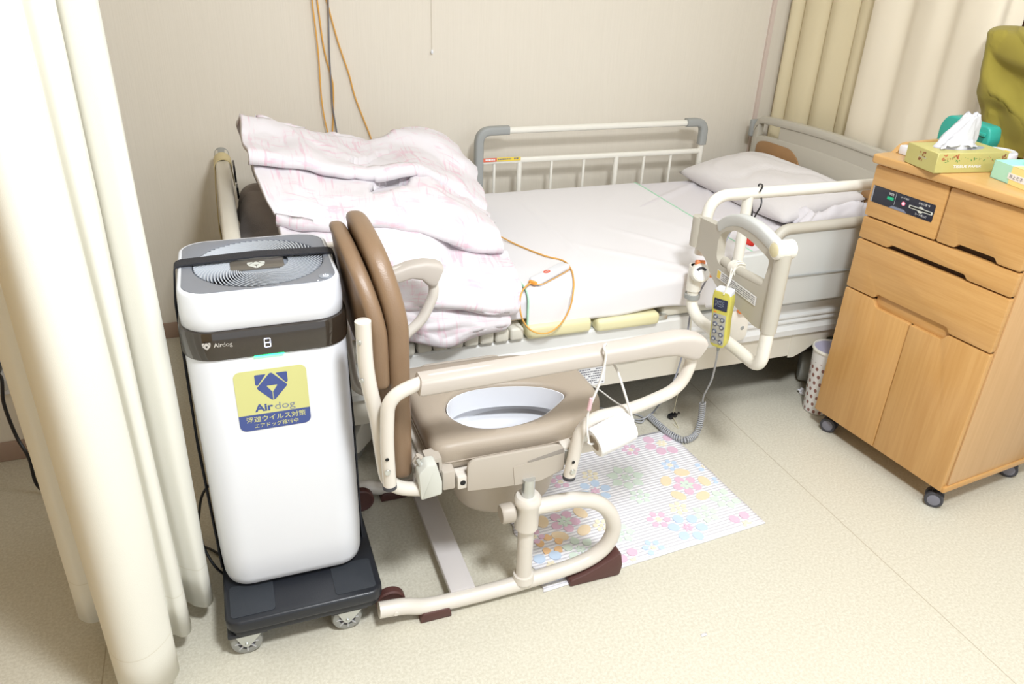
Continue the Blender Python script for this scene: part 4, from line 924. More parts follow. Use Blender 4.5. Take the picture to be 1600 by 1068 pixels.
# bowl: white liner inside, beige outside
bk = MB().lathe([(0.0001, 0.150), (0.070, 0.150), (0.080, 0.156), (0.087, 0.170), (0.122, 0.368), (0.128, 0.372), (0.124, 0.374), (0.118, 0.366), (0.082, 0.172), (0.0001, 0.166)], 40, Matrix.Translation((0.542, 1.445, 0)) @ Matrix.Scale(1.40, 4, (1, 0, 0)))
bk.build('bucket_holder', mat('beige_bucket', (0.50, 0.44, 0.37), 0.4), com)
MB().lathe([(0.0001, 0.322), (0.100, 0.322), (0.108, 0.328), (0.117, 0.372), (0.122, 0.3735), (0.113, 0.3735), (0.104, 0.334), (0.095, 0.330), (0.0001, 0.328)], 40, Matrix.Translation((0.548, 1.435, 0)) @ Matrix.Scale(1.36, 4, (1, 0, 0))).build('bucket', m_white, com)
hc = Vector((0.54, 1.42)); hv = []; hf = []
for k_, z_ in ((0.990, 0.366), (0.990, 0.421), (0.975, 0.421), (0.975, 0.366)):
    hv += [(hc.x + (x - hc.x) * k_, hc.y + (y - hc.y) * k_, z_) for x, y in hole]
nh = len(hole)
for j in range(4):
    for i in range(nh): hf.append([j * nh + i, j * nh + (i + 1) % nh, ((j + 1) % 4) * nh + (i + 1) % nh, ((j + 1) % 4) * nh + i])
MB().add(hv, hf).build('bucket_rim', m_white, com)
# armrests
def arm_near():
    y = 1.238
    tb = bend([at(609, 757, 1, y), at(604, 690, 1, y), at(606, 622, 1, y), at(655, 597, 1, y), at(760, 580, 1, y), at(1060, 537, 1, y), at(1084, 556, 1, y), at(1062, 606, 1, y), at(985, 640, 1, y), at(910, 655, 1, y), at(889, 745, 1, y)], [0, .05, .08, .05, .05, .03, .04, .08, .05, .055, 0], 8)
    a = MB().tube(tb, 0.0138, 16).build('arm_tube', m_ctube, com)
    for px, py in ((609, 760), (889, 745)):
        q = at(px, py, 1, y); MB().tube([q + Vector((0, 0, -0.002)), q + Vector((0, 0, 0.006))], 0.0145, 14).build('end_cap', m_rubber, a)
    for px, py in ((606, 738), (895, 737)): MB().lathe([(0.0001, 0.002), (0.0055, 0.002), (0.0065, 0)], 14, frame(at(px, py, 1, y - 0.0138), (1, 0, 0), (0, 0, 1))).build('screw', m_steel, a)
    for px, py in ((605, 718), (896, 722)): MB().lathe([(0.0001, 0.0008), (0.0035, 0.0008), (0.004, 0)], 12, frame(at(px, py, 1, y - 0.0138), (1, 0, 0), (0, 0, 1))).build('bolt_hole', m_hole, a)
    loft([(at(px, py, 1, y), hh, 0.024) for px, py, hh in ((653, 600, .0155), (656, 600, .0175), (760, 583, .0175), (900, 559, .0175), (985, 546, .0180), (1030, 538, .021), (1055, 535, .024), (1072, 537, .0275), (1085, 540, .028), (1089, 541, .026), (1091, 542, .021))], PY(y)).build('armrest', m_cpad, com)
arm_near()
y = 1.655
tb = bend([at(560, 470, 1, y), at(590, 435, 1, y), at(640, 418, 1, y), at(672, 425, 1, y), at(680, 455, 1, y), at(660, 500, 1, y), at(630, 525, 1, y), at(610, 560, 1, y)], [0, .03, .03, .03, .03, .05, .04, 0], 8)
MB().tube(tb, 0.0128, 14).build('arm_tube', m_ctube, com)
loft([(at(px, py, 1, y), hh, 0.022) for px, py, hh in ((562, 449, .014), (565, 449, .016), (612, 431, .016), (640, 421, .018), (660, 420, .023), (674, 425, .030), (681, 428, .030), (684, 429, .026))], PY(y)).build('armrest', m_cpad, com)
# back posts
for y in (1.268, 1.672):
    pth = bend([at(567, 503, 1, 1.268), at(572, 585, 1, 1.268), at(590, 655, 1, 1.268), at(596, 700, 1, 1.268), at(606, 762, 1, 1.268), at(672, 764, 1, 1.268)], [0, .06, .05, .05, .055, 0], 8)
    pth = [Vector((q.x, y, q.z)) for q in pth]
    bp = MB().tube(pth, 0.0150, 16).build('back_post', m_ctube, com)
    MB().lathe([(0.0001, 0.003), (0.012, 0.002), (0.0152, 0.0), (0.0152, -0.006)], 18, Matrix.Translation(pth[0] + Vector((0, 0, 0.002)))).build('post_cap', m_ctube, bp)
    for dz in (0.035, 0.115): MB().lathe([(0.0001, 0.002), (0.0045, 0.002), (0.005, 0)], 12, frame(Vector((pth[0].x - 0.0105, y - 0.0105, pth[0].z - dz)), (0.7, -0.7, 0), (0, 0, 1))).build('screw', m_steel, bp)
# folding joint at the near side
y = 1.262
jp = rpoly([(q.x, q.z) for q in (at(655, 774, 1, y), at(651, 734, 1, y), at(664, 719, 1, y), at(679, 717, 1, y), at(688, 745, 1, y), at(688, 764, 1, y))], 0.005, 4)
MB().prism(jp, -0.016, 0.018, PY(y), 0.004).build('fold_joint', m_gclamp, com)
MB().prism(rpoly([(q.x, q.z) for q in (at(663, 712, 1, 1.29), at(686, 706, 1, 1.29), at(688, 730, 1, 1.29), at(683, 730, 1, 1.29), at(682, 713, 1, 1.29), at(664, 718, 1, 1.29))], 0.002), -0.020, 0.02, PY(1.29)).build('catch', m_cplas, com)
MB().tube([at(652, 716, 1, 1.268), at(660, 730, 1, 1.262)], 0.004, 8).build('catch_pin', m_steel, com)
MB().tube([at(650, 722, 1, 1.282), at(656, 712, 1, 1.282)], 0.009, 10).build('catch_roller', m_cplas, com)
MB().tube([(0.300, 1.30, 0.372), (0.300, 1.64, 0.372)], 0.009, 12).build('hinge_rod', m_ctube, com)
MB().box(0.312, 0.330, 1.31, 1.63, 0.362, 0.374, 0.003).build('rear_rail', m_ctube, com)
# raised lid and the back cushion behind it
def padboard(name, pB, pT, thick, poly, m, rr):
    """upholstered board: pB bottom point, pT top point (x,z) of its middle plane; poly in (y, along)"""
    d_ = Vector((pT[0] - pB[0], 0, pT[1] - pB[1])).normalized(); Mx = frame((pB[0], 0, pB[1]), (0, 1, 0), d_)
    return MB().prism(poly, -thick / 2, thick / 2, Mx, rr, 5), Mx
Ll = 0.515
lidp = rpoly([(1.292, 0.0), (1.292, 0.40), (1.345, 0.492), (1.43, Ll), (1.53, Ll), (1.60, 0.492), (1.652, 0.40), (1.652, 0.0)], [0.02, 0.10, 0.07, 0.05, 0.05, 0.07, 0.10, 0.02], 8)
mb_, Mx_ = padboard('lid', (0.2645, 0.362), (0.2680, 0.880), 0.042, lidp, m_vinyl, 0.017)
# lean grows towards the top: bow the pad gently backwards
for q in mb_.v:
    q.x -= 0.034 * (max(0, q.z - 0.70) / 0.17) ** 1.5
lid = mb_.build('lid', m_vinyl, com, angle=50)
sp_ = []
cy_ = 1.472
for y_, d_ in lidp[::1]:
    q = Vector((0.2645, y_, 0.362)) + Vector((0.0068, 0, 1)) * d_; q.y = cy_ + (q.y - cy_) * 0.985; q.z = 0.62 + (q.z - 0.62) * 0.990
    q.x += -0.0195 * 0.55 - 0.034 * (max(0, q.z - 0.70) / 0.17) ** 1.5; sp_.append(q)
Lb = 0.272
bkp = rpoly([(1.292, 0.0), (1.292, 0.16), (1.34, 0.240), (1.42, Lb), (1.54, Lb), (1.61, 0.240), (1.655, 0.16), (1.655, 0.0)], [0.015, 0.1, 0.08, 0.06, 0.06, 0.08, 0.1, 0.015], 8)
mb_, Mx_ = padboard('backrest', (0.229, 0.586), (0.229, 0.858), 0.034, bkp, m_vinyl, 0.014)
for q in mb_.v:
    q.x -= 0.036 * (max(0, q.z - 0.69) / 0.165) ** 1.5
MBB = mb_.build('backrest', m_vinyl, com, angle=50)

# toilet roll hung on strings from the near armrest
t = empty('toilet_roll', at(955, 680, 1, 1.205), 'white toilet paper roll hanging on thin strings from the near armrest of the commode chair', 'toilet roll')
e0, e1 = at(928, 692, 1, 1.195), at(984, 664, 1, 1.205)
ax_ = (e1 - e0).normalized(); Mt = frame(e0, Vector((0, -0.35, 1)) , Vector((0, 0, 1)).cross(ax_)); 
zq = ax_; xq = Vector((0, 0, 1)); xq = (xq - zq * xq.dot(zq)).normalized(); yq = zq.cross(xq)
Mt = Matrix(((xq.x, yq.x, zq.x, e0.x), (xq.y, yq.y, zq.y, e0.y), (xq.z, yq.z, zq.z, e0.z), (0, 0, 0, 1)))
Lr = (e1 - e0).length
MB().lathe([(0.0165, 0.001), (0.030, 0.0), (0.0325, 0.003), (0.033, Lr / 2), (0.0325, Lr - 0.003), (0.030, Lr), (0.0165, Lr - 0.001)], 40, Mt).build('paper', mat('toilet_paper', (0.88, 0.88, 0.90), 0.9, bump=0.15, bscale=400), t)
MB().lathe([(0.0165, 0.0), (0.018, 0.0), (0.018, Lr), (0.0165, Lr), (0.0165, 0.0)], 28, Mt).build('core', mat('cardboard', (0.55, 0.47, 0.38), 0.8), t)
m_str = mat('white_string', (0.76, 0.75, 0.72), 0.7)
MB().tube(cr([at(920, 690, 1, 1.20), at(917, 668, 1, 1.205), at(920, 640, 1, 1.205), at(938, 595, 1, 1.208), at(946, 560, 1, 1.209), at(944, 543, 1, 1.208), at(946, 538, 1, 1.235), at(950, 540, 1, 1.265), at(958, 566, 1, 1.268), at(965, 580, 1, 1.24), at(975, 610, 1, 1.22), at(984, 640, 1, 1.215), at(988, 655, 1, 1.208)], 6), 0.0026, 8).build('string', m_str, t)
MB().tube(cr([at(918, 690, 1, 1.198), e0 + ax_ * -0.004, e0 + ax_ * 0.03, e1 + ax_ * 0.004, at(988, 652, 1, 1.208)], 6), 0.0022, 8).build('string', m_str, t)
MB().tube([at(920, 640, 1, 1.203), at(924, 622, 1, 1.203)], [0.0045, 0.004], 8).build('knot', mat('pink_clip', (0.74, 0.48, 0.52), 0.6), t)
tag(MB().tube(cr([at(990, 640, 1, 1.34), at(965, 630, 1, 1.45), at(935, 608, 1, 1.60), at(905, 590, 1, 1.70), at(870, 575, 1, 1.72)], 6), 0.0022, 8).build('white_string', m_str), 'white string stretched low behind the commode armrest towards the bed', 'string')

# ================================================================== AIR PURIFIER ON ITS DOLLY
m_pgrey = mat('silver_grey_top', (0.245, 0.26, 0.30), 0.38, metal=0.25)
m_pband = mat('glossy_brown_black', (0.030, 0.022, 0.016), 0.07, spec=0.6, coat=0.5)
PX0, PX1, PY0, PY1 = -0.122, 0.183, 1.335, 1.635
PCX, PCY = (PX0 + PX1) / 2, (PY0 + PY1) / 2
pur = empty('air_purifier', (PCX, PCY, 0.112), 'tall white air purifier with a grey louvred top, standing on a black dolly', 'air purifier')
def shell(name, levels, m, rcorner=0.062, parent=pur, angle=40, cap=True):
    """levels: (z, inset)"""
    v = []; f = []; n = None
    for z, ins in levels:
        pl = rrect(PX1 - PX0 - 2 * ins, PY1 - PY0 - 2 * ins, max(0.006, rcorner - ins), 10, PCX, PCY); n = len(pl); v += [(x, y, z) for x, y in pl]
    for k in range(len(levels) - 1):
        for i in range(n): f.append([k * n + i, k * n + (i + 1) % n, (k + 1) * n + (i + 1) % n, (k + 1) * n + i])
    f += [list(range(n))[::-1]] + ([[(len(levels) - 1) * n + i for i in range(n)]] if cap else [])
    return MB().add(v, f).build(name, m, parent, angle=angle)
shell('body', [(0.114, 0.030), (0.116, 0.018), (0.124, 0.009), (0.14, 0.005), (0.20, 0.003), (0.665, 0.0035), (0.676, 0.006), (0.678, 0.012)], m_white)
bandp = shell('display_band', [(0.676, 0.006), (0.6765, 0.002), (0.680, 0.0), (0.728, 0.0), (0.732, 0.002), (0.733, 0.010)], m_pband)
shell('head', [(0.729, 0.014), (0.7305, 0.010), (0.735, 0.006), (0.760, 0.005), (0.798, 0.008), (0.8025, 0.0095), (0.8045, 0.012), (0.8045, 0.016)], m_white, cap=False)
# top plate: flat grey ring round a round louvred well
TC = Vector((PCX + 0.004, PCY, 0)); RW = 0.122; ZT = 0.8050
n = 96; v = []; f = []
outl = rrect(PX1 - PX0 - 0.030, PY1 - PY0 - 0.030, 0.050, 12, PCX, PCY)
def rayhit(poly, c, a):
    d_ = Vector((math.cos(a), math.sin(a))); best = None
    for i in range(len(poly)):
        p0 = Vector(poly[i]) - c; e = Vector(poly[(i + 1) % len(poly)]) - Vector(poly[i]); den = d_.x * e.y - d_.y * e.x
        if abs(den) < 1e-12: continue
        tt = (p0.x * e.y - p0.y * e.x) / den; ss = (p0.x * d_.y - p0.y * d_.x) / den
        if tt > 0 and -1e-6 <= ss <= 1 + 1e-6: best = tt
    return best
c2_ = Vector((TC.x, TC.y))
for k in range(n):
    a = 2 * PI * k / n; ro = rayhit(outl, c2_, a); dx, dy = math.cos(a), math.sin(a)
    for r, z in ((ro, ZT - 0.002), (ro - 0.0015, ZT), (RW + 0.004, ZT), (RW, ZT - 0.002), (RW - 0.002, ZT - 0.022)): v.append((TC.x + dx * r, TC.y + dy * r, z))
for k in range(n):
    for j in range(4): f.append([k * 5 + j, ((k + 1) % n) * 5 + j, ((k + 1) % n) * 5 + j + 1, k * 5 + j + 1])
MB().add(v, f).build('top_plate', m_pgrey, pur)
MB().lathe([(0.0001, ZT - 0.0245), (RW, ZT - 0.0245), (RW, ZT - 0.0225), (0.0001, ZT - 0.0225)], 48, Matrix.Translation((TC.x, TC.y, 0))).build('well_floor', m_dark, pur)
gb = MB(); NB = 66
for k in range(NB):
    a0 = 2 * PI * k / NB; pts = []
    for j in range(13):
        s_ = j / 12; r = 0.055 + (RW - 0.057) * s_; a = a0 + 0.95 * s_ ** 0.9; pts.append((TC.x + r * math.cos(a), TC.y + r * math.sin(a), a))
    v = []
    for j, (x, y, a) in enumerate(pts):
        j2 = min(j + 1, 12); j1 = max(j - 1, 0); tx, ty = pts[j2][0] - pts[j1][0], pts[j2][1] - pts[j1][1]; l_ = math.hypot(tx, ty); nx_, ny_ = -ty / l_, tx / l_
        lean = 0.0035
        for dz, th in ((-0.0015, 0.0009), (-0.0115, 0.0007)):
            for sg in (-1, 1): v.append((x + nx_ * (sg * th + (lean if dz < -0.01 else 0)), y + ny_ * (sg * th + (lean if dz < -0.01 else 0)), ZT + dz))
    f = []
    for j in range(12):
        a, b_ = 4 * j, 4 * (j + 1)
        f += [[a, b_, b_ + 1, a + 1], [a + 3, b_ + 3, b_ + 2, a + 2], [a, a + 2, b_ + 2, b_], [a + 1, b_ + 1, b_ + 3, a + 3]]
    gb.add(v, f)
gb.build('louvre', mat('louvre_grey', (0.50, 0.53, 0.58), 0.35), pur, smooth=True)['kind'] = 'stuff'
MB().lathe([(0.0001, -0.004), (0.046, -0.0045), (0.056, -0.007), (0.057, -0.02), (0.0001, -0.020)], 48, Matrix.Translation((TC.x, TC.y, ZT))).build('centre_disc', mat('disc_grey', (0.30, 0.33, 0.38), 0.35, metal=0.2), pur)
hb_ = MB().prism(rrect(0.100, 0.046, 0.006, 4, TC.x - 0.004, 1.4735), ZT - 0.006, ZT - 0.0005, None, 0.0015).build('hub', mat('taupe_hub', (0.13, 0.115, 0.095), 0.3), pur)
# dog-face emblem
def emblem(M, s, parent, m, mback=None):
    A_ = [[(-0.50, 0.42), (-0.50, 0.10), (-0.44, 0.02), (-0.03, 0.42)], [(0.50, 0.42), (0.03, 0.42), (0.44, 0.02), (0.50, 0.10)]]
    A_[0] = [(-0.48, 0.44), (-0.14, 0.44), (-0.42, 0.06), (-0.48, 0.10)]; A_[1] = [(0.48, 0.44), (0.48, 0.10), (0.42, 0.06), (0.14, 0.44)]
    mb = MB()
    for q in A_: mb.prism(rpoly([(x * s, y * s) for x, y in q], 0.03 * s, 2), 0, 0.0003, M)
    # face: a diamond with a small white snout cut out of it, as two halves
    for sg in (-1, 1):
        h_ = [(0.0, 0.46), (0.04, 0.45), (0.44, 0.00), (0.43, -0.06), (0.07, -0.46), (0.012, -0.49), (0.012, -0.20), (0.15, 0.0), (0.15, 0.03), (0.0, 0.03)]
        mb.prism([(sg * x * s, y * s) for x, y in h_], 0, 0.0003, M)
    return mb.build('emblem', m, parent, smooth=False)
emblem(frame((TC.x - 0.006, 1.4665, ZT - 0.0003), (1, 0, 0), (0, 1, 0)), 0.034, hb_, m_gclamp)
pw = MB().prism([(0.013 * math.cos(a_), 0.013 * math.sin(a_)) for a_ in [2 * PI * k / 32 for k in range(32)]], 0, 0.0012, Matrix.Translation((at(509, 431, 2, ZT).x, at(509, 431, 2, ZT).y, ZT)), 0.0004).build('power_button', mat('button_slate', (0.26, 0.28, 0.32), 0.4), pur)
Mp = Matrix.Translation((at(509, 431, 2, ZT).x, at(509, 431, 2, ZT).y, ZT + 0.0014))
mw = mat('lit_white', (0.9, 0.9, 0.95), 0.5, emit=(0.85, 0.9, 1, 0.8))
mb = MB(); arc = [(0.0055 * math.cos(a_), 0.0055 * math.sin(a_)) for a_ in [math.radians(125 + 10 * k) for k in range(30)]]
mb.prism(arc + [(x * 0.72, y * 0.72) for x, y in reversed(arc)], 0, 0.0003, Mp); mb.box(-0.0008, 0.0008, 0.0015, 0.0075, 0, 0.0003, M=Mp); mb.build('power_symbol', mw, pw, smooth=False)
MB().prism([(0.0014 * math.cos(a_), 0.0014 * math.sin(a_)) for a_ in [2 * PI * k / 12 for k in range(12)]], 0, 0.0006, Matrix.Translation((at(497, 438, 2, ZT).x, at(497, 438, 2, ZT).y, ZT))).build('indicator', mw, pur)
# display: brand mark, lit figure 8, green light bar
FY = PY0 - 0.0006
def FM(x, z, y=FY): return frame((x, y, z), (1, 0, 0), (0, 0, 1))
mgl = mat('pale_print', (0.50, 0.47, 0.43), 0.5)
q_ = at(320, 533, 1, PY0); emblem(FM(-0.076, 0.7095), 0.015, bandp, mgl)
text('brand_print', 'Air', FM(-0.0565, 0.7095), mgl, h=0.0085, parent=bandp, bold=0.02)
text('brand_print', 'dog', FM(-0.0405, 0.7080), mgl, h=0.0108, parent=bandp)
m8 = mat('lit_digit', (0.7, 0.75, 1), 0.5, emit=(0.62, 0.68, 1.0, 2.2)); mb = MB(); dx, dz, tk = 0.0052, 0.0082, 0.0013
Md = FM(0.0285, 0.7025)
for sx_, sy_ in ((-1, 1), (1, 1), (-1, -1), (1, -1)): mb.box(sx_ * dx - tk / 2, sx_ * dx + tk / 2, min(0.0006 * sy_, sy_ * dz), max(0.0006 * sy_, sy_ * dz), 0, 0.0004, M=Md)
for yy in (-dz - 0.0004, 0, dz + 0.0004): mb.box(-dx + 0.0005, dx - 0.0005, yy - tk / 2, yy + tk / 2, 0, 0.0004, M=Md)
mb.build('lit_digit', m8, bandp, smooth=False)
MB().box(0.0025, 0.056, PY0 - 0.0005, PY0 + 0.010, 0.6752, 0.6768, M=None).build('light_bar', mat('green_light', (0.1, 0.8, 0.4), 0.5, emit=(0.02, 0.9, 0.25, 4.0)), bandp)
# sticker
m_syel = mat('pale_lime_sticker', (0.62, 0.61, 0.25), 0.5); m_sblu = mat('sticker_blue', (0.055, 0.085, 0.27), 0.5)
SX0, SX1, SZ0, SZ1 = -0.0405, 0.0925, 0.515, 0.646; SC = (SX0 + SX1) / 2; sw, sh = SX1 - SX0, SZ1 - SZ0
BYF = PY0 + 0.003
stk = MB().prism(rrect(sw, sh, 0.013, 6), 0.0002, 0.0006, FM(SC, (SZ0 + SZ1) / 2, BYF)).build('sticker', m_syel, pur, smooth=False); stk['label'] = 'lime and blue square sticker'
zb_ = SZ0 + 0.0405
pl = [(-sw / 2, 0.0405 - sh / 2), (sw / 2, 0.0405 - sh / 2)] + [q for q in rrect(sw, sh, 0.013, 6) if q[1] < -sh / 2 + 0.0131][::-1]
bot = sorted([q for q in rrect(sw, sh, 0.013, 6) if q[1] <= -sh / 2 + 0.0131], key=lambda q: math.atan2(q[1] - (-sh / 2 + 0.03), q[0]))
MB().prism([(sw / 2, 0.0350 - sh / 2), (-sw / 2, 0.0350 - sh / 2)] + bot, 0.0006, 0.0008, FM(SC, (SZ0 + SZ1) / 2, BYF)).build('blue_field', m_sblu, stk, smooth=False)
emblem(FM(SC + 0.001, 0.6085, BYF - 0.0007), 0.062, stk, m_sblu)
text('brand_print', 'Air', FM(SC - 0.0185, 0.5640, BYF - 0.0009), m_sblu, w=0.034, h=0.0165, parent=stk, bold=0.035)
text('brand_print', 'dog', FM(SC + 0.0205, 0.5610, BYF - 0.0009), mat('sticker_slate', (0.20, 0.23, 0.30), 0.5), w=0.038, h=0.0200, parent=stk)
text('caption_print', '浮遊ウイルス対策', FM(SC + 0.002, 0.5395, BYF - 0.0010), m_syel, w=0.111, h=0.0130, parent=stk, bold=0.006)
text('caption_print', 'エアドッグ稼働中', FM(SC + 0.001, 0.5245, BYF - 0.0010), m_syel, w=0.082, h=0.0100, parent=stk, bold=0.004)

# black belt that straps the purifier to the dolly
t = empty('strap_belt', (PCX, 1.47, 0.11), 'black belt strapped over the top of the air purifier and down both of its sides', 'strap')
mb = MB(); yb = 1.502
mb.ring(bend([(PX0 - 0.004, 1.45, 0.105), (PX0 - 0.011, yb - 0.02, 0.42), (PX0 - 0.0055, yb, 0.735), (PX0 + 0.0035, yb, 0.804), (PX0 + 0.014, yb, 0.8085), (PCX, yb + 0.003, 0.8120), (PX1 - 0.014, yb, 0.8085), (PX1 - 0.0035, yb, 0.804), (PX1 + 0.0035, yb, 0.735), (PX1 + 0.008, yb - 0.03, 0.42), (PX1 + 0.006, 1.45, 0.105)], 0.008, 4), 0.016, 0.003, (0, 1, 0))
mb.build('belt', mat('black_webbing', (0.018, 0.019, 0.026), 0.65, bump=0.3, bscale=900), t)

# dolly
t = empty('dolly', (PCX, 1.47, 0), 'black plastic dolly on clear castors carrying the white air purifier', 'dolly')
DX0, DX1, DY0, DY1, DZ = -0.125, 0.203, 1.252, 1.69, 0.110
m_dol = mat('black_blue_plastic', (0.016, 0.018, 0.024), 0.33, spec=0.5, bump=0.08, bscale=600)
MB().prism(rrect(DX1 - DX0, DY1 - DY0, 0.030, 6, (DX0 + DX1) / 2, (DY0 + DY1) / 2), DZ - 0.030, DZ, None, 0.007, 3).build('platform', m_dol, t)
MB().prism(rrect(DX1 - DX0 - 0.012, DY1 - DY0 - 0.012, 0.026, 6, (DX0 + DX1) / 2, (DY0 + DY1) / 2), DZ - 0.045, DZ - 0.029, None, 0.003, 2).build('skirt', m_dol, t)
for (x0, x1) in ((-0.1135, -0.0225), (0.102, 0.190)):
    for (y0, y1) in ((1.268, 1.360), (1.585, 1.675)):
        MB().prism(rrect(x1 - x0, y1 - y0, 0.009, 4, (x0 + x1) / 2, (y0 + y1) / 2), DZ - 0.001, DZ + 0.0018, None, 0.001).build('grip_pad', mat('dark_grip_pad', (0.028, 0.033, 0.042), 0.75, bump=0.2, bscale=900), t)
m_tyre = mat('clear_grey_tyre', (0.27, 0.27, 0.25), 0.25, spec=0.6)
for x, ys in ((-0.090, (1.292, 1.645)), (0.122, (1.292, 1.645))):
    for y in ys:
        MB().box(x - 0.035, x + 0.045, y - 0.030, y + 0.03, 0.058, 0.068, 0.002).build('caster_mount', m_dol, t)
        cz = 0.034; yw = y - 0.012
        tr = MB().lathe([(0.018, -0.011), (0.024, -0.012), (0.031, -0.010), (0.034, -0.004), (0.034, 0.004), (0.031, 0.010), (0.024, 0.012), (0.018, 0.011), (0.018, -0.011)], 36, frame((x, yw, cz), (1, 0, 0), (0, 0, 1))).build('caster', m_tyre, t)
        hb2 = MB().lathe([(0.0001, -0.0105), (0.017, -0.010), (0.019, -0.008), (0.019, 0.008), (0.017, 0.010), (0.0001, 0.0105)], 28, frame((x, yw, cz), (1, 0, 0), (0, 0, 1))).build('wheel_hub', mat('smoked_hub', (0.05, 0.045, 0.06), 0.3), tr)
        mb = MB()
        for k in range(8):
            a = 2 * PI * k / 8; Mk = frame((x, yw, cz), (1, 0, 0), (0, 0, 1)) @ Matrix.Rotation(a, 4, 'Z'); mb.box(0.009, 0.0245, -0.0018, 0.0018, 0.009, 0.0122, 0.0008, M=Mk)
        mb.build('spokes', mat('hub_silver', (0.45, 0.45, 0.46), 0.35), tr)
        MB().prism([(-0.022, 0.028), (0.036, 0.028), (0.010, -0.002), (0.004, -0.008), (-0.004, -0.008), (-0.010, 0.0)], 0.0135, 0.0155, frame((x, yw, cz), (1, 0, 0), (0, 0, 1))).build('caster_fork', m_steel, tr)
        MB().lathe([(0.0001, 0.019), (0.0035, 0.019), (0.004, 0.0155)], 12, frame((x, yw, cz), (1, 0, 0), (0, 0, 1))).build('axle_bolt', m_steel, tr)
cbp = [(-0.02, 1.640, 0.20), (-0.10, 1.665, 0.19), (-0.150, 1.62, 0.185), (-0.165, 1.56, 0.165)] + [at(*q, 1, yy) for q, yy in (((312, 830), 1.50), ((322, 862), 1.47), ((345, 893), 1.45))] + [(-0.10, 1.50, 0.010), (-0.16, 1.62, 0.006), (-0.30, 1.72, 0.006)]
MBc = MB().tube(cr([Vector(q) for q in cbp], 8), 0.0032, 8)
tag(MBc.build('power_cable', m_dark), 'black power cable looping out behind the left side of the air purifier', 'cable')

# ================================================================== RUG
m_rug = mat('rug_weave', (0.80, 0.79, 0.82), 0.95, spec=0.1)
N, L, p = nodes(m_rug)
uv = N.new('ShaderNodeUVMap'); uv.uv_map = 'UVMap'; sx = N.new('ShaderNodeSeparateXYZ'); L.new(uv.outputs[0], sx.inputs[0])
def stripes(src, fr): return math_node(N, L, 'MULTIPLY_ADD', math_node(N, L, 'SINE', math_node(N, L, 'MULTIPLY', src, 2 * PI * fr)), 0.5, 0.5)
rib = stripes(sx.outputs[1], 46)
stitch = math_node(N, L, 'MULTIPLY', ramp(N, L, rib, 0.25, 0.05), ramp(N, L, stripes(sx.outputs[0], 130), 0.35, 0.65))
c_ = mixc(N, L, rib, (0.72, 0.71, 0.76), (0.87, 0.865, 0.88))
L.new(mixc(N, L, math_node(N, L, 'MULTIPLY', stitch, 0.55), c_, (0.22, 0.20, 0.22)), p.inputs['Base Color'])
b = N.new('ShaderNodeBump'); b.inputs['Strength'].default_value = 0.5; b.inputs['Distance'].default_value = 0.002; L.new(rib, b.inputs['Height']); L.new(b.outputs[0], p.inputs['Normal'])
RC = [Vector((0.578, 1.236)), Vector((1.243, 1.282)), Vector((1.212, 1.757)), Vector((0.592, 1.735))]
G = []
for j in range(41):
    row = []
    for i in range(53):
        u, w = i / 52, j / 40; q = (RC[0].lerp(RC[1], u)).lerp(RC[3].lerp(RC[2], u), w)
        e = 0.0035 * noise.noise(Vector((u * 9, w * 9, 2))) if min(u, 1 - u, w, 1 - w) < 0.01 else 0
        zz = 0.0030 + 0.0012 * (0.5 + 0.5 * noise.noise(Vector((u * 5, w * 5, 8))))
        if u < 0.02: e += 0.004 * math.sin(w * 55)
        row.append(Vector((q.x + e, q.y + e * 0.5, zz)))
    G.append(row)
rug = grid_obj('rug', G, m_rug, thick=0.0026, uvscale=(1.35, 1.0)); tag(rug, 'white ribbed rug with pastel flowers on the floor beside the bed', 'rug')
fm = [mat('print_pink', (0.76, 0.52, 0.64), 0.95), mat('print_orange', (0.84, 0.68, 0.47), 0.95), mat('print_blue', (0.54, 0.66, 0.82), 0.95), mat('print_green', (0.66, 0.76, 0.67), 0.95), mat('print_yellow', (0.85, 0.78, 0.60), 0.95), mat('print_strong_orange', (0.84, 0.55, 0.30), 0.95)]
fmb = MB()
def petal(cx, cy, r0, r1, wd, a, k, pointed=False):
    fmb.cur = k; pts = []
    for j in range(14):
        t = 2 * PI * j / 14; u = (r0 + r1) / 2 + (r1 - r0) / 2 * math.cos(t); w = wd * math.sin(t) * (1 if not pointed else (1 - 0.75 * max(0, math.cos(t))))
        x_, y_ = cx + u * math.cos(a) - w * math.sin(a), cy + u * math.sin(a) + w * math.cos(a)
        # keep the print on the cloth
        pts.append((x_, y_, 0.0049 + 0.000004 * len(fmb.f)))
    if all(inside(q) for q in pts): fmb.add(pts, [list(range(14))])
def inside(q):
    for a, b_ in zip(RC, RC[1:] + RC[:1]):
        if (b_.x - a.x) * (q[1] - a.y) - (b_.y - a.y) * (q[0] - a.x) < 0.004 * (b_ - a).length: return False
    return True
def flower(px, py, rp, n, k, k2=None, kc=4, star=False, a0=0.3):
    c = at(px, py, 2, 0.0049); r = rp / 700.0
    for j in range(n):
        a = a0 + 2 * PI * j / n
        petal(c.x, c.y, r * (0.42 if k2 is None else 0.60), r * 1.05, r * (0.28 if n > 5 else 0.33), a, k, star)
        if k2 is not None: petal(c.x, c.y, r * 0.18, r * 0.60, r * 0.19, a + PI / n, k2)
    if kc is not None:
        for j in range(6): petal(c.x, c.y, r * 0.05, r * 0.30, r * 0.08, a0 + j * PI / 3, kc)
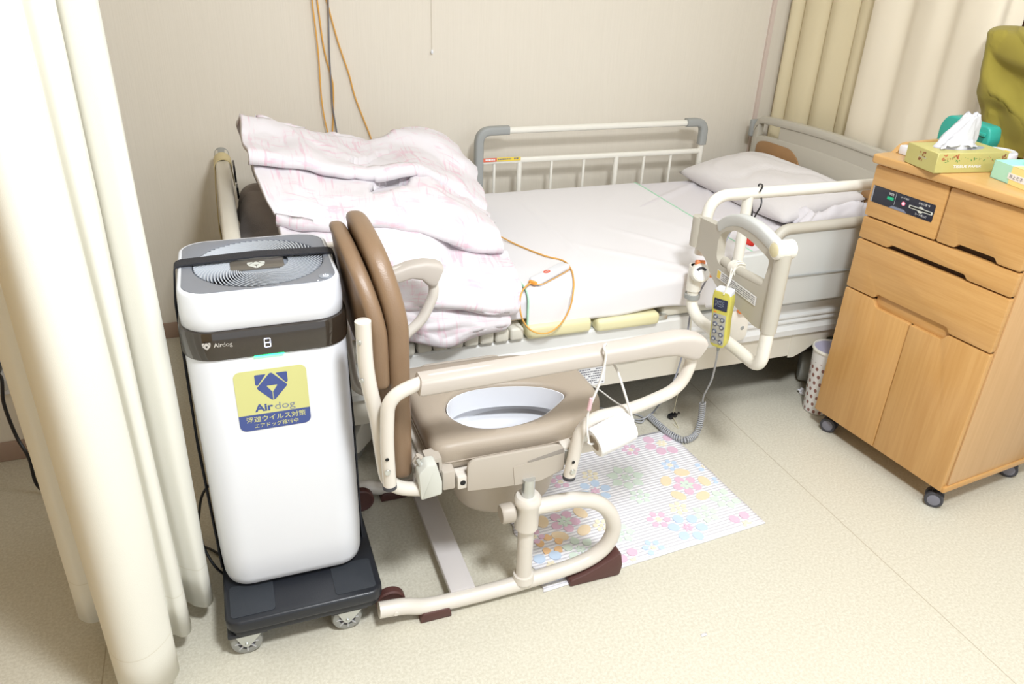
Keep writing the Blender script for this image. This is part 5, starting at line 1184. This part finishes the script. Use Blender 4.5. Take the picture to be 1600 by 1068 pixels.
for a_ in ((1034, 692, 40, 7, 0, None, 4), (986, 702, 19, 6, 0, None, 4), (978, 745, 38, 7, 3, None, 3, True), (922, 742, 17, 6, 4), (876, 752, 20, 5, 0), (930, 766, 32, 6, 2, None, 0), (1073, 757, 50, 5, 1, 0, 3),
           (1047, 726, 18, 6, 2), (1100, 728, 18, 5, 2), (1000, 775, 22, 6, 3, None, 3, True), (882, 814, 50, 5, 1, 0, 3), (1060, 793, 18, 6, 4), (1103, 802, 26, 6, 3, None, 3, True), (1029, 811, 22, 6, 0),
           (1075, 823, 36, 6, 2, None, 0), (1168, 818, 34, 6, 0), (1021, 855, 20, 6, 2), (860, 850, 26, 5, 5, None, None, True), (907, 857, 32, 6, 3, None, 3, True), (862, 882, 34, 5, 2), (992, 876, 30, 5, 0),
           (1133, 778, 30, 7, 3, None, 3, True), (970, 832, 26, 6, 3, None, 3, True), (1125, 750, 16, 6, 2), (835, 838, 18, 5, 0), (940, 820, 16, 6, 4)):
    flower(*a_, a0=(a_[0] * 0.37) % 1.0)
merge_print(rug, fmb, fm)

# ================================================================== BIN AND SCRAPS
t = empty('waste_bin', (1.772, 1.721, 0), 'small white waste bin with brown spots between the bed and the wooden cabinet', 'bin')
m_bin = mat('spotted_bin', (0.78, 0.76, 0.75), 0.45)
N, L, p = nodes(m_bin)
uv = N.new('ShaderNodeTexCoord'); sx = N.new('ShaderNodeSeparateXYZ'); L.new(uv.outputs['Object'], sx.inputs[0])
ang = math_node(N, L, 'ARCTAN2', sx.outputs[1], sx.outputs[0])
uu = math_node(N, L, 'MULTIPLY', ang, 16 / (2 * PI)); vv = math_node(N, L, 'MULTIPLY', sx.outputs[2], 1 / 0.026)
par = math_node(N, L, 'MULTIPLY', math_node(N, L, 'MODULO', math_node(N, L, 'FLOOR', vv), 2.0), 0.5)
fu = math_node(N, L, 'SUBTRACT', math_node(N, L, 'FRACT', math_node(N, L, 'ADD', math_node(N, L, 'ADD', uu, par), 50)), 0.5); fv = math_node(N, L, 'SUBTRACT', math_node(N, L, 'FRACT', vv), 0.5)
dd = math_node(N, L, 'ADD', math_node(N, L, 'MULTIPLY', fu, fu), math_node(N, L, 'MULTIPLY', fv, fv))
spot = math_node(N, L, 'MULTIPLY', math_node(N, L, 'LESS_THAN', dd, 0.065), math_node(N, L, 'LESS_THAN', sx.outputs[2], 0.190))
L.new(mixc(N, L, spot, (0.78, 0.76, 0.75), (0.27, 0.12, 0.10)), p.inputs['Base Color'])
bn = MB().lathe([(0.0001, 0.001), (0.044, 0.001), (0.047, 0.004), (0.057, 0.226), (0.0595, 0.228), (0.0595, 0.232), (0.0575, 0.235), (0.0545, 0.233), (0.0535, 0.226), (0.044, 0.008), (0.0001, 0.006)], 48).build('bin_body', m_bin, None); bn.parent = t
MB().lathe([(0.0545, 0.228), (0.0610, 0.228), (0.0620, 0.232), (0.0600, 0.2365), (0.0560, 0.2365), (0.0545, 0.232)], 48, Matrix.Translation(t.location)).build('rim', m_creaml, t)
MB().lathe([(0.0545, 0.233), (0.0525, 0.20), (0.050, 0.13), (0.0001, 0.12), (0.0001, 0.1205), (0.0505, 0.131), (0.0530, 0.20)], 40, Matrix.Translation(t.location)).build('bin_liner', mat('lilac_bag', (0.44, 0.42, 0.55), 0.5), t)
def crumple(name, c, r, m, label, cat, seed):
    bm_ = bmesh.new(); bmesh.ops.create_icosphere(bm_, subdivisions=4, radius=1)
    for v in bm_.verts:
        d_ = v.co.normalized(); k = 0.75 + 0.35 * noise.noise(d_ * 1.6 + Vector((seed, 0, 0))) - 0.30 * max(0, 1 - 4 * abs(noise.noise(d_ * 2.3 + Vector((0, seed, 3)))))
        v.co = Vector((d_.x * k * r, d_.y * k * r, max(-0.6, d_.z * k * 0.8) * r + 0.6 * r)) + Vector(c)
    return tag(MB().bm(bm_).build(name, m, angle=30), label, cat)
crumple('crumpled_tissue', at(1252, 615, 2, 0), 0.017, mat('tissue_white', (0.85, 0.85, 0.9), 0.9), 'crumpled white tissue lying on the floor beside the spotted bin', 'tissue', 3.0)
q_ = at(1100, 992, 2, 0)
tag(grid_obj('paper_scrap', [[q_ + Vector((-.008, -.003, .001)), q_ + Vector((0, -.004, .004)), q_ + Vector((.007, -.003, .001))], [q_ + Vector((-.007, .004, .001)), q_ + Vector((0, .004, .003)), q_ + Vector((.009, .003, .001))]], mat('tissue_white', (0.85, 0.85, 0.9), 0.9), thick=0.0005), 'tiny white paper scrap on the open floor in front of the rug', 'scrap')

# ================================================================== BEDSIDE CABINET
def wood(name, stretch, ca=(0.55, 0.295, 0.095), cb=(0.62, 0.355, 0.13)):
    m = mat(name, ca, 0.36, spec=0.45, coat=0.25); N, L, p = nodes(m)
    tc = N.new('ShaderNodeTexCoord'); mp = N.new('ShaderNodeMapping'); mp.inputs['Scale'].default_value = stretch; L.new(tc.outputs['Object'], mp.inputs[0])
    a = noise_tex(N, L, mp.outputs[0], 1.0, 5, 0.65); b_ = noise_tex(N, L, mp.outputs[0], 0.25, 3, 0.5)
    f = ramp(N, L, math_node(N, L, 'MULTIPLY_ADD', b_, 0.5, math_node(N, L, 'MULTIPLY', a, 0.5)), 0.36, 0.64)
    L.new(mixc(N, L, f, ca, cb), p.inputs['Base Color']); return m
m_wh = wood('oak_veneer_crossgrain', (9, 9, 190)); m_wv = wood('oak_veneer_upright', (120, 120, 6)); m_ws = wood('oak_side_panel', (110, 110, 5), (0.56, 0.335, 0.15), (0.62, 0.385, 0.185))
m_wt = wood('oak_top', (90, 14, 90), (0.57, 0.32, 0.11), (0.62, 0.365, 0.14))
CL, CR_ = Vector((1.678, 1.642, 0)), Vector((1.727, 1.177, 0)); UD = (CR_ - CL).normalized(); VD = Vector((-UD.y, UD.x, 0)); WID = (CR_ - CL).length; DEP = 0.415
MC = Matrix(((UD.x, 0, -VD.x, CL.x), (UD.y, 0, -VD.y, CL.y), (0, 1, 0, 0), (0, 0, 0, 1)))       # local x along the front, y up, z out of the front
cab = empty('bedside_cabinet', (CL + CR_) / 2 + VD * 0.2, 'orange oak bedside cabinet on grey castors with drawers, two doors and a card panel', 'cabinet')
FT = 0.020     # thickness of the fronts; the carcass starts behind them
MB().box(0.004, WID - 0.004, 0.072, 0.862, -DEP + 0.006, -FT, 0.002, M=MC).build('body', m_ws, cab)
MB().box(WID - 0.020, WID, 0.086, 0.864, -DEP, -FT - 0.0005, 0.0015, M=MC).build('side_panel', m_ws, cab)
MB().box(0.0, 0.020, 0.086, 0.864, -DEP, -FT - 0.0005, 0.0015, M=MC).build('side_panel', m_ws, cab)
MB().box(-0.002, WID + 0.004, 0.068, 0.0855, -DEP, -0.004, 0.002, M=MC).build('base_board', m_wh, cab)
top = MB().prism(rrect(WID + 0.018, DEP + 0.018, 0.012, 5, WID / 2, 0), 0.866, 0.890, MC @ Matrix.Rotation(-PI / 2, 4, 'X') @ Matrix.Translation((0, 0, 0)) @ Matrix.Translation((0, DEP / 2 - 0.006, 0)), 0.005, 3).build('top', m_wt, cab)
lip = [(-0.004, 0.889), (-0.004, 0.889)]
# raised guard along the left side and the back of the top
MB().prism(rpoly([(0.055, 0.888), (DEP + 0.002, 0.888), (DEP + 0.002, 0.914), (0.085, 0.914)], [0.002, 0.004, 0.01, 0.03], 5), -0.008, 0.008, Matrix.Translation(CL + UD * 0.000) @ Matrix(((VD.x, 0, UD.x, 0), (VD.y, 0, UD.y, 0), (0, 1, 0, 0), (0, 0, 0, 1))), 0.003).build('guard_rail', m_wt, cab)
def front(name, u0, u1, z0, z1, m, notch_bot=None, notch_top=None, parent=cab, label=None):
    P_ = [(u0, z0)]
    if notch_bot: a, b_, h_ = notch_bot; P_ += [(a, z0)] if a > u0 + 0.001 else []; P_ += [(a + 0.008, z0 + h_), (b_ - 0.008, z0 + h_)]; P_ += [(b_, z0)]
    P_ += [(u1, z0), (u1, z1)]
    if notch_top:
        a, b_, h_ = notch_top
        if b_ < u1 - 0.001: P_ += [(b_, z1), (b_ - 0.014, z1 - h_)]
        else: P_[-1] = (u1, z1 - h_)
        if a > u0 + 0.001: P_ += [(a + 0.014, z1 - h_), (a, z1)]
        else: P_ += [(u0, z1 - h_)]
    if not (notch_top and notch_top[0] <= u0 + 0.001): P_.append((u0, z1))
    rr = [0.004] * len(P_)
    o = MB().prism(rpoly(P_, 0.006, 3), -FT + 0.001, 0.0, MC, 0.0022, 2).build(name, m, parent, angle=35); 
    if label: o['label'] = label
    return o
g = 0.0022
d1 = front('drawer', 0.002, 0.2325 - g, 0.7195, 0.862, m_wh, label='drawer with the dark card panel')
front('drawer', 0.2325 + g, WID - 0.003, 0.7195, 0.862, m_wh, notch_bot=(0.288, 0.404, 0.012))
front('drawer', 0.002, WID - 0.003, 0.6535, 0.7150, m_wh, notch_bot=(0.103, 0.345, 0.011), label='slim drawer')
front('drawer', 0.002, WID - 0.003, 0.5015, 0.6490, m_wh, notch_bot=(0.103, 0.345, 0.014), label='wide deep drawer')
front('door', 0.002, 0.2325 - g / 2, 0.070, 0.4970, m_wv, notch_top=(0.103, 0.2325 - g / 2, 0.020))
front('door', 0.2325 + g / 2, WID - 0.003, 0.070, 0.4970, m_wv, notch_top=(0.2325 + g / 2, 0.345, 0.020))
MB().box(0.105, 0.343, 0.476, 0.512, -FT + 0.0012, -0.012, 0.003, M=MC).build('finger_pull', m_wh, cab)
m_gap = mat('gap_shade_dark', (0.05, 0.025, 0.012), 0.8)
MB().box(0.006, WID - 0.008, 0.075, 0.86, -FT - 0.002, -FT + 0.0012, M=MC).build('gap_shade_sheet', m_gap, cab)  # dark sheet over the carcass, paints the shade in gaps between fronts
# card panel
pc = Vector(((0.012 + 0.208) / 2, 0.7840)); Mp = MC @ Matrix.Translation((pc.x, pc.y, 0.0))
pnl = MB().prism(rrect(0.198, 0.046, 0.003, 3), 0.0, 0.0012, Mp, 0.0004).build('card_panel', mat('panel_dark', (0.018, 0.020, 0.034), 0.25), d1)
m_silver = mat('panel_silver', (0.42, 0.44, 0.50), 0.35, metal=0.5)
MB().prism([(-0.098, -0.022), (-0.094, -0.022), (-0.094, 0.022), (-0.098, 0.022)], 0.0012, 0.0016, Mp).build('trim_strip', m_silver, pnl, smooth=False)
MB().prism([(-0.0225, -0.012), (-0.0212, -0.012), (-0.0212, 0.022), (-0.0225, 0.022)], 0.0012, 0.0015, Mp).build('trim_strip', m_silver, pnl, smooth=False)
MB().prism([(-0.036, -0.0225), (0.022, -0.0225), (0.012, -0.0155), (-0.026, -0.0155)], 0.0012, 0.0016, Mp).build('trim_strip', mat('panel_slate', (0.20, 0.22, 0.30), 0.4), pnl, smooth=False)
mt_ = Mp @ Matrix.Translation((0, 0, 0.0016))
text('panel_print', '残度数', mt_ @ Matrix.Translation((-0.036, 0.0135, 0)), m_paper, w=0.017, h=0.0070, parent=pnl)
text('panel_print', 'カード返却', mt_ @ Matrix.Translation((0.006, 0.0145, 0)), m_paper, w=0.025, h=0.0048, parent=pnl)
text('panel_print', 'おもて面 ▼', mt_ @ Matrix.Translation((0.067, 0.0150, 0)), m_paper, w=0.034, h=0.0058, parent=pnl)
text('panel_print', 'カード挿入口', mt_ @ Matrix.Translation((0.064, -0.0145, 0)), m_paper, w=0.034, h=0.0062, parent=pnl)
mg = mat('green_display', (0.01, 0.10, 0.05), 0.3, emit=(0.0, 0.55, 0.25, 0.25))
MB().prism(rrect(0.022, 0.009, 0.001, 2), 0.0012, 0.0015, Mp @ Matrix.Translation((-0.037, 0.0015, 0))).build('level_display', mg, pnl, smooth=False)
mb = MB(); mb.add([], []); 
for k in range(3):
    for sx_, sy_ in ((-1, 1), (1, 1), (-1, -1), (1, -1)): mb.box(-0.044 + 0.006 * k + sx_ * 0.0015 - 0.0003, -0.044 + 0.006 * k + sx_ * 0.0015 + 0.0003, min(0.0015 + 0.0003 * sy_, 0.0015 + sy_ * 0.0028), max(0.0015 + 0.0003 * sy_, 0.0015 + sy_ * 0.0028), 0.0015, 0.0017, M=Mp)
mb.build('display_digits', mat('green_digit', (0.05, 0.5, 0.25), 0.3, emit=(0.02, 0.8, 0.35, 0.8)), pnl, smooth=False)
MB().lathe([(0.0001, 0.0026), (0.0048, 0.0024), (0.0055, 0.0012)], 24, Mp @ Matrix.Translation((0.0055, -0.0005, 0))).build('return_button', mat('red_lit_button', (0.75, 0.12, 0.18), 0.4, emit=(1.0, 0.25, 0.35, 0.8)), pnl)
MB().lathe([(0.0001, 0.0030), (0.0022, 0.0030), (0.0026, 0.0025)], 16, Mp @ Matrix.Translation((0.0055, -0.0005, 0))).build('button_glow', mat('pink_white_light', (1, 0.75, 0.8), 0.4, emit=(1, 0.7, 0.75, 1.0)), pnl)
slot = MB().prism(rpoly([(0.024, -0.0055), (0.052, -0.0055), (0.056, -0.010), (0.064, -0.010), (0.068, -0.0055), (0.096, -0.0055), (0.096, 0.0030), (0.068, 0.0030), (0.063, 0.0068), (0.057, 0.0068), (0.052, 0.0030), (0.024, 0.0030)], 0.0022, 3), 0.0012, 0.0020, Mp).build('card_slot', m_silver if False else m_gclamp, pnl, smooth=False)
MB().box(0.028, 0.092, -0.0034, 0.0010, 0.0018, 0.0022, M=Mp).build('slot_opening', m_hole, slot)
# castors
for u, v_ in ((0.040, 0.040), (WID - 0.030, 0.030), (0.040, DEP - 0.05), (WID - 0.035, DEP - 0.05)):
    c_ = CL + UD * u + VD * v_; ax_ = (UD * (0.55 if u > 0.2 else 0.35) - VD * 0.85).normalized(); axx = Vector((-ax_.y, ax_.x, 0))
    Mw = Matrix(((axx.x, 0, ax_.x, c_.x), (axx.y, 0, ax_.y, c_.y), (0, 1, 0, 0.0245), (0, 0, 0, 1)))
    cs_ = MB().box(-0.010, 0.010, 0.0, 0.046, -0.006, 0.006, 0.003, M=Mw).build('caster', m_dark, cab)
    for sg in (-1, 1):
        w_ = MB().lathe([(0.0001, 0.006 * 1), (0.0235, 0.006), (0.0245, 0.008), (0.0245, 0.017), (0.0225, 0.019), (0.0190, 0.0192)], 30, Mw @ (Matrix.Identity(4) if sg > 0 else Matrix.Rotation(PI, 4, 'Y'))).build('wheel', m_rubber, cs_)
        MB().lathe([(0.0001, 0.0200), (0.0150, 0.0198), (0.0185, 0.0185), (0.0188, 0.0170)], 30, Mw @ (Matrix.Identity(4) if sg > 0 else Matrix.Rotation(PI, 4, 'Y'))).build('wheel_cap', mat('slate_wheel_cap', (0.20, 0.20, 0.24), 0.5), cs_)

# ------------------------------------------------------------------ things on the cabinet
TZ = 0.8905
# tissue box with a tissue pulled up
A_ = Vector((1.664, 1.440, 0)); LX = Vector((0.989, -0.148, 0)).normalized(); LY = Vector((-LX.y, LX.x, 0)); BL, BW, BH = 0.205, 0.118, 0.050
Mx = Matrix(((LX.x, LY.x, 0, A_.x), (LX.y, LY.y, 0, A_.y), (0, 0, 1, TZ), (0, 0, 0, 1)))
t = empty('tissue_box', A_ + LX * 0.1 + LY * 0.05 + Vector((0, 0, TZ)), 'olive green tissue box with a row of flowers on its side, on the wooden cabinet', 'tissue box')
m_tb = mat('olive_carton', (0.52, 0.47, 0.17), 0.5, var=0.06, vscale=30)
carton = MB().box(0, BL, 0, BW, 0, BH, 0.0015, 1, Mx).build('carton', m_tb, t)
Mf = Matrix(((LX.x, 0, -LY.x, A_.x), (LX.y, 0, -LY.y, A_.y), (0, 1, 0, TZ), (0, 0, 0, 1)))
text('box_print', 'TISSUE PAPER', Mf @ Matrix.Translation((0.092, 0.0165, 0.0004)), m_paper, w=0.082, h=0.0068, parent=t, bold=0.02)
fl = MB(); rnd = random.Random(8); mm = [mat('print_red_brown', (0.50, 0.17, 0.07), 0.6), mat('print_leaf_green', (0.12, 0.30, 0.08), 0.6), mat('print_brown', (0.33, 0.14, 0.06), 0.6)]
def blob(mb, Mq, x, y, r, k, n=9):
    mb.cur = k; mb.add([(x + r * math.cos(2 * PI * j / n) * rnd.uniform(0.7, 1.1), y + r * math.sin(2 * PI * j / n) * rnd.uniform(0.7, 1.1), 0.0004) for j in range(n)], [list(range(n))], Mq)
for xc in (0.022, 0.050, 0.190):
    for j in range(9): blob(fl, Mf, xc + rnd.uniform(-0.009, 0.009), 0.0385 + rnd.uniform(-0.006, 0.007), rnd.uniform(0.0016, 0.0032), 0 if xc < 0.1 else 2)
for j in range(52): x_ = rnd.uniform(0.012, 0.178); blob(fl, Mf, x_, 0.0345 + 0.004 * math.sin(x_ * 180) + rnd.uniform(-0.003, 0.003), rnd.uniform(0.0009, 0.0022), 1 if rnd.random() < 0.75 else 0, 6)
Me = Matrix(((-LY.x, 0, -LX.x, A_.x + LY.x * BW), (-LY.y, 0, -LX.y, A_.y + LY.y * BW), (0, 1, 0, TZ), (0, 0, 0, 1)))
for (cx, cy) in ((0.062, 0.034), (0.060, 0.022)):
    for j in range(8): blob(fl, Me, cx + rnd.uniform(-0.010, 0.010), cy + rnd.uniform(-0.004, 0.006), rnd.uniform(0.0018, 0.0034), 2)
merge_print(carton, fl, mm)
text('box_print', 'Flower', Me @ Matrix.Translation((0.066, 0.0285, 0.0006)), m_gclamp, w=0.03, h=0.004, parent=t)
opn = MB().prism([(0.105 + 0.072 * math.cos(a_), 0.060 + 0.030 * math.sin(a_)) for a_ in [2 * PI * k / 40 for k in range(40)]], BH, BH + 0.0004, Mx).build('opening', mat('opening_film', (0.40, 0.38, 0.42), 0.3), t, smooth=False)
tis = []
for j in range(15):
    w_ = j / 14; row = []
    for i in range(23):
        a = 2 * PI * i / 22; s_ = 1 - w_
        rx_ = (0.047 - 0.020 * w_) * (1 - 0.50 * w_ ** 3); ry_ = (0.024 - 0.006 * w_)
        wob = 1 + 0.30 * math.sin(a * 3 + w_ * 2.0) * (0.3 + w_) + 0.14 * math.sin(a * 7 + w_ * 5)
        q = Vector((0.098 + 0.030 * w_ + rx_ * math.cos(a) * wob - 0.012 * (1 - w_) * (math.cos(a) < 0), 0.062 + ry_ * math.sin(a) * wob + 0.010 * w_, BH - 0.004 + 0.086 * w_ * (1 - 0.16 * max(0, -math.cos(a))) + 0.004 * math.sin(a * 5) * w_))
        row.append(Mx @ q)
    tis.append(row)
c_ = sum(tis[-1][:-1], Vector()) / 22
tis.append([q.lerp(c_, 0.55) - Vector((0, 0, 0.006)) for q in tis[-1]]); tis.append([c_ - Vector((0, 0, 0.016)) for q in tis[-1]])
grid_obj('tissue', tis, mat('soft_tissue', (0.80, 0.80, 0.83), 0.9, trans=0.25), parent=t)
fl2 = [[Mx @ Vector((0.098 + 0.055 * u - 0.016 * w_, 0.055 - 0.022 * w_ + 0.006 * math.sin(u * 9), BH + 0.004 + (0.026 - 0.020 * w_) * (1 - u * u) + 0.003 * math.sin(u * 12 + w_ * 3))) for u in [k / 10 * 2 - 1 for k in range(11)]] for w_ in (0, 0.33, 0.66, 1)]
grid_obj('tissue', fl2, mat('soft_tissue', (0.80, 0.80, 0.83), 0.9), parent=t, thick=0.0006)
# small white box end peeping out behind the tissue box
q_ = at(1412, 232, 2, 0.905); t = MB().box(-0.012, 0.012, -0.016, 0.016, 0, 0.024, 0.003, M=Matrix.Translation((1.745, 1.615, TZ))).build('white_case', m_white); tag(t, 'small white plastic case tucked behind the left end of the tissue box', 'case')
# teal stand
m_teal = mat('teal_plastic', (0.03, 0.36, 0.29), 0.4)
t = empty('teal_holder', (1.915, 1.60, TZ), 'teal plastic holder with a recessed front, standing behind the tissue box', 'holder')
def Tq(px, py, x=1.905): return at(px, py, 0, x)
Myz = Matrix(((0, 0, -1, 1.905), (1, 0, 0, 0), (0, 1, 0, 0), (0, 0, 0, 1)))  # local x = y, y = z, z = -x
pl_ = [(1.672, TZ), (1.675, 0.955), (1.655, 0.985), (1.515, 0.978), (1.508, 0.945), (1.520, TZ)]
MB().prism(rpoly(pl_, [0.004, 0.02, 0.016, 0.014, 0.01, 0.004], 5), -0.045, 0.0, Myz, 0.006, 3).build('shell', m_teal, t)
MB().prism(rpoly([(1.600, TZ + 0.01), (1.600, 0.960), (1.525, 0.955), (1.530, TZ + 0.01)], 0.004, 3), 0.0001, 0.0012, Myz).build('recess_shade', mat('teal_in_shade', (0.012, 0.22, 0.175), 0.5), t)  # flat patch of darker teal, paints the shade of a recess
MB().prism(rpoly([(1.606, 0.958), (1.606, 0.966), (1.520, 0.961), (1.520, 0.952)], 0.002, 2), 0.0, 0.006, Myz, 0.001).build('ledge', m_teal, t)
# white lidded tub
cx, cy = 1.893, 1.457
t = empty('lidded_tub', (cx, cy, TZ), 'small white tub with a lid bearing a yellow label, right of the tissue box', 'tub')
MB().lathe([(0.0001, 0), (0.030, 0), (0.033, 0.003), (0.037, 0.030), (0.0375, 0.032), (0.0001, 0.032)], 36, Matrix.Translation((cx, cy, TZ))).build('tub', m_white, t)
ld = MB().lathe([(0.037, 0.028), (0.0415, 0.028), (0.042, 0.032), (0.041, 0.040), (0.037, 0.043), (0.035, 0.0425), (0.0001, 0.0425)], 36, Matrix.Translation((cx, cy, TZ))).build('lid', m_white, t)
MB().box(-0.012, 0.010, -0.024, -0.006, 0.0425, 0.0430, M=Matrix.Translation((cx, cy, TZ)) @ Matrix.Rotation(0.3, 4, 'Z')).build('label', m_yel, ld)
MB().box(0.028, 0.046, -0.006, 0.006, 0.031, 0.034, 0.001, M=Matrix.Translation((cx, cy, TZ)) @ Matrix.Rotation(2.1, 4, 'Z')).build('tab', m_white, ld)
# pink cup
cx, cy = 1.968, 1.390
t = empty('pink_cup', (cx, cy, TZ), 'translucent pink cup with a lid, at the right edge behind the mint box', 'cup')
MB().lathe([(0.0001, 0), (0.036, 0), (0.040, 0.004), (0.046, 0.048), (0.0001, 0.048)], 36, Matrix.Translation((cx, cy, TZ))).build('cup', mat('dusty_pink_plastic', (0.62, 0.47, 0.50), 0.35), t)
MB().lathe([(0.0465, 0.047), (0.048, 0.050), (0.046, 0.066), (0.036, 0.078), (0.018, 0.082), (0.0001, 0.083)], 36, Matrix.Translation((cx, cy, TZ))).build('lid', mat('pale_pink_plastic', (0.82, 0.62, 0.70), 0.35), t)
# mint and yellow box with the name label
A_ = Vector((1.788, 1.382, 0)); LX = Vector((-0.19, -0.98, 0)).normalized(); LY = Vector((-LX.y, LX.x, 0)); BL, BW, BH = 0.19, 0.085, 0.043
Mx = Matrix(((LX.x, LY.x, 0, A_.x), (LX.y, LY.y, 0, A_.y), (0, 0, 1, TZ), (0, 0, 0, 1)))
t = empty('medicine_box', A_ + LX * 0.09 + LY * 0.04 + Vector((0, 0, TZ)), 'open mint green and yellow carton with a name label, at the cabinet top edge', 'box')
m_mint = mat('mint_carton', (0.42, 0.76, 0.62), 0.5); m_ycar = mat('yellow_carton', (0.86, 0.74, 0.30), 0.5)
MB().box(0, 0.0015, 0, BW, 0, BH, M=Mx).box(0.0, 0.062, 0, 0.0015, 0, BH, M=Mx).box(0, BL, 0, BW, 0, 0.0015, M=Mx).box(0, BL, BW - 0.0015, BW, 0, BH, M=Mx).build('mint_sleeve', m_mint, t)
MB().box(0.062, BL, -0.0004, 0.0015, 0, BH, M=Mx).box(0.062, BL, 0, BW, BH - 0.0015, BH, M=Mx).box(BL - 0.0015, BL, 0, BW, 0, BH, M=Mx).build('yellow_carton', m_ycar, t)
MB().box(0.001, 0.062, 0.006, BW - 0.004, 0.02, 0.030, 0.001, M=Mx).build('inner_tray', mat('pale_mint', (0.55, 0.82, 0.74), 0.5), t)
Mfl = Mx @ Matrix.Translation((0, BW, BH)) @ Matrix.Rotation(math.radians(62), 4, 'X')
flp = MB().box(0.004, BL - 0.004, 0, 0.030, -0.0008, 0.0, M=Mfl).build('lid_flap', mat('pale_mint', (0.55, 0.82, 0.74), 0.5), t)
Mn = Matrix(((LX.x, 0, -LY.x, A_.x), (LX.y, 0, -LY.y, A_.y), (0, 1, 0, TZ), (0, 0, 0, 1)))
nl = MB().box(0.056, 0.150, 0.012, 0.0265, 0.0005, 0.0010, M=Mn).build('name_label', m_paper, t)
text('name_print', '井上 勝子', Mn @ Matrix.Translation((0.083, 0.0192, 0.0012)), m_ink, w=0.043, h=0.0092, parent=nl, bold=0.02)
# olive cloth draped over the set at the back of the top
m_ol = cloth_mat('olive_cloth', (0.30, 0.245, 0.045), 0.0, bump=0.15, bscale=500)
def OQ(px, py, x): return at(px, py, 0, x)
ctrl = [[OQ(1552, 46, 2.15), OQ(1560, 43, 2.12), OQ(1580, 42, 2.12), OQ(1605, 45, 2.12), OQ(1660, 58, 2.12), OQ(1720, 75, 2.12)],
        [OQ(1546, 50, 2.10), OQ(1549, 48, 2.05), OQ(1574, 52, 2.045), OQ(1605, 58, 2.04), OQ(1660, 72, 2.04), OQ(1720, 90, 2.04)],
        [OQ(1543, 66, 2.09), OQ(1545, 62, 2.035), OQ(1562, 82, 2.030), OQ(1602, 98, 2.015), OQ(1660, 115, 2.01), OQ(1720, 130, 2.01)],
        [OQ(1538, 100, 2.08), OQ(1540, 95, 2.030), OQ(1566, 108, 2.050), OQ(1602, 122, 2.045), OQ(1660, 140, 2.03), OQ(1720, 160, 2.03)],
        [OQ(1528, 140, 2.06), OQ(1534, 142, 2.020), OQ(1560, 150, 2.015), OQ(1600, 165, 2.04), OQ(1660, 185, 2.02), OQ(1720, 205, 2.02)],
        [OQ(1533, 168, 2.07), OQ(1540, 172, 2.030), OQ(1566, 182, 2.040), OQ(1602, 200, 2.020), OQ(1660, 225, 2.03), OQ(1720, 240, 2.03)],
        [OQ(1543, 205, 2.08), OQ(1550, 210, 2.035), OQ(1575, 222, 2.030), OQ(1605, 240, 2.030), OQ(1660, 262, 2.02), OQ(1720, 270, 2.03)]]
for r_i in ctrl[-1:]:
    for q_ in r_i: q_.z = TZ + 0.004
G = rumpled(ctrl, 12, 12, 0.0028, 5.0, 5.0)
o = grid_obj('cloth_cover', G, m_ol, thick=0.004); tag(o, 'olive green cloth draped over a set at the back of the cabinet top', 'cloth')
t = empty('covered_set', (2.10, 1.52, TZ), 'dark set standing under the olive cloth on the cabinet', 'television')
MB().box(2.085, 2.10, 1.36, 1.60, 0.94, 1.16, 0.006).build('screen_case', m_dark, t)
MB().box(2.05, 2.12, 1.43, 1.60, TZ, TZ + 0.012, 0.004).box(2.08, 2.10, 1.49, 1.53, TZ, 0.94).build('stand', m_dark, t)
# dark wooden locker at the right wall
t = empty('wooden_locker', (2.38, 1.72, 0), 'dark brown wooden locker edge at the upper right, behind the olive cloth', 'locker')
m_dw = mat('dark_walnut', (0.10, 0.04, 0.015), 0.4, var=0.2, vscale=20)
MB().box(2.345, 2.418, 1.50, 1.925, 0, 1.95, 0.006).build('carcass', m_dw, t)
MB().box(2.335, 2.418, 1.925, 1.955, 0, 1.95, 0.006).build('frame_post', mat('brown_wood_edge', (0.27, 0.12, 0.045), 0.4), t)
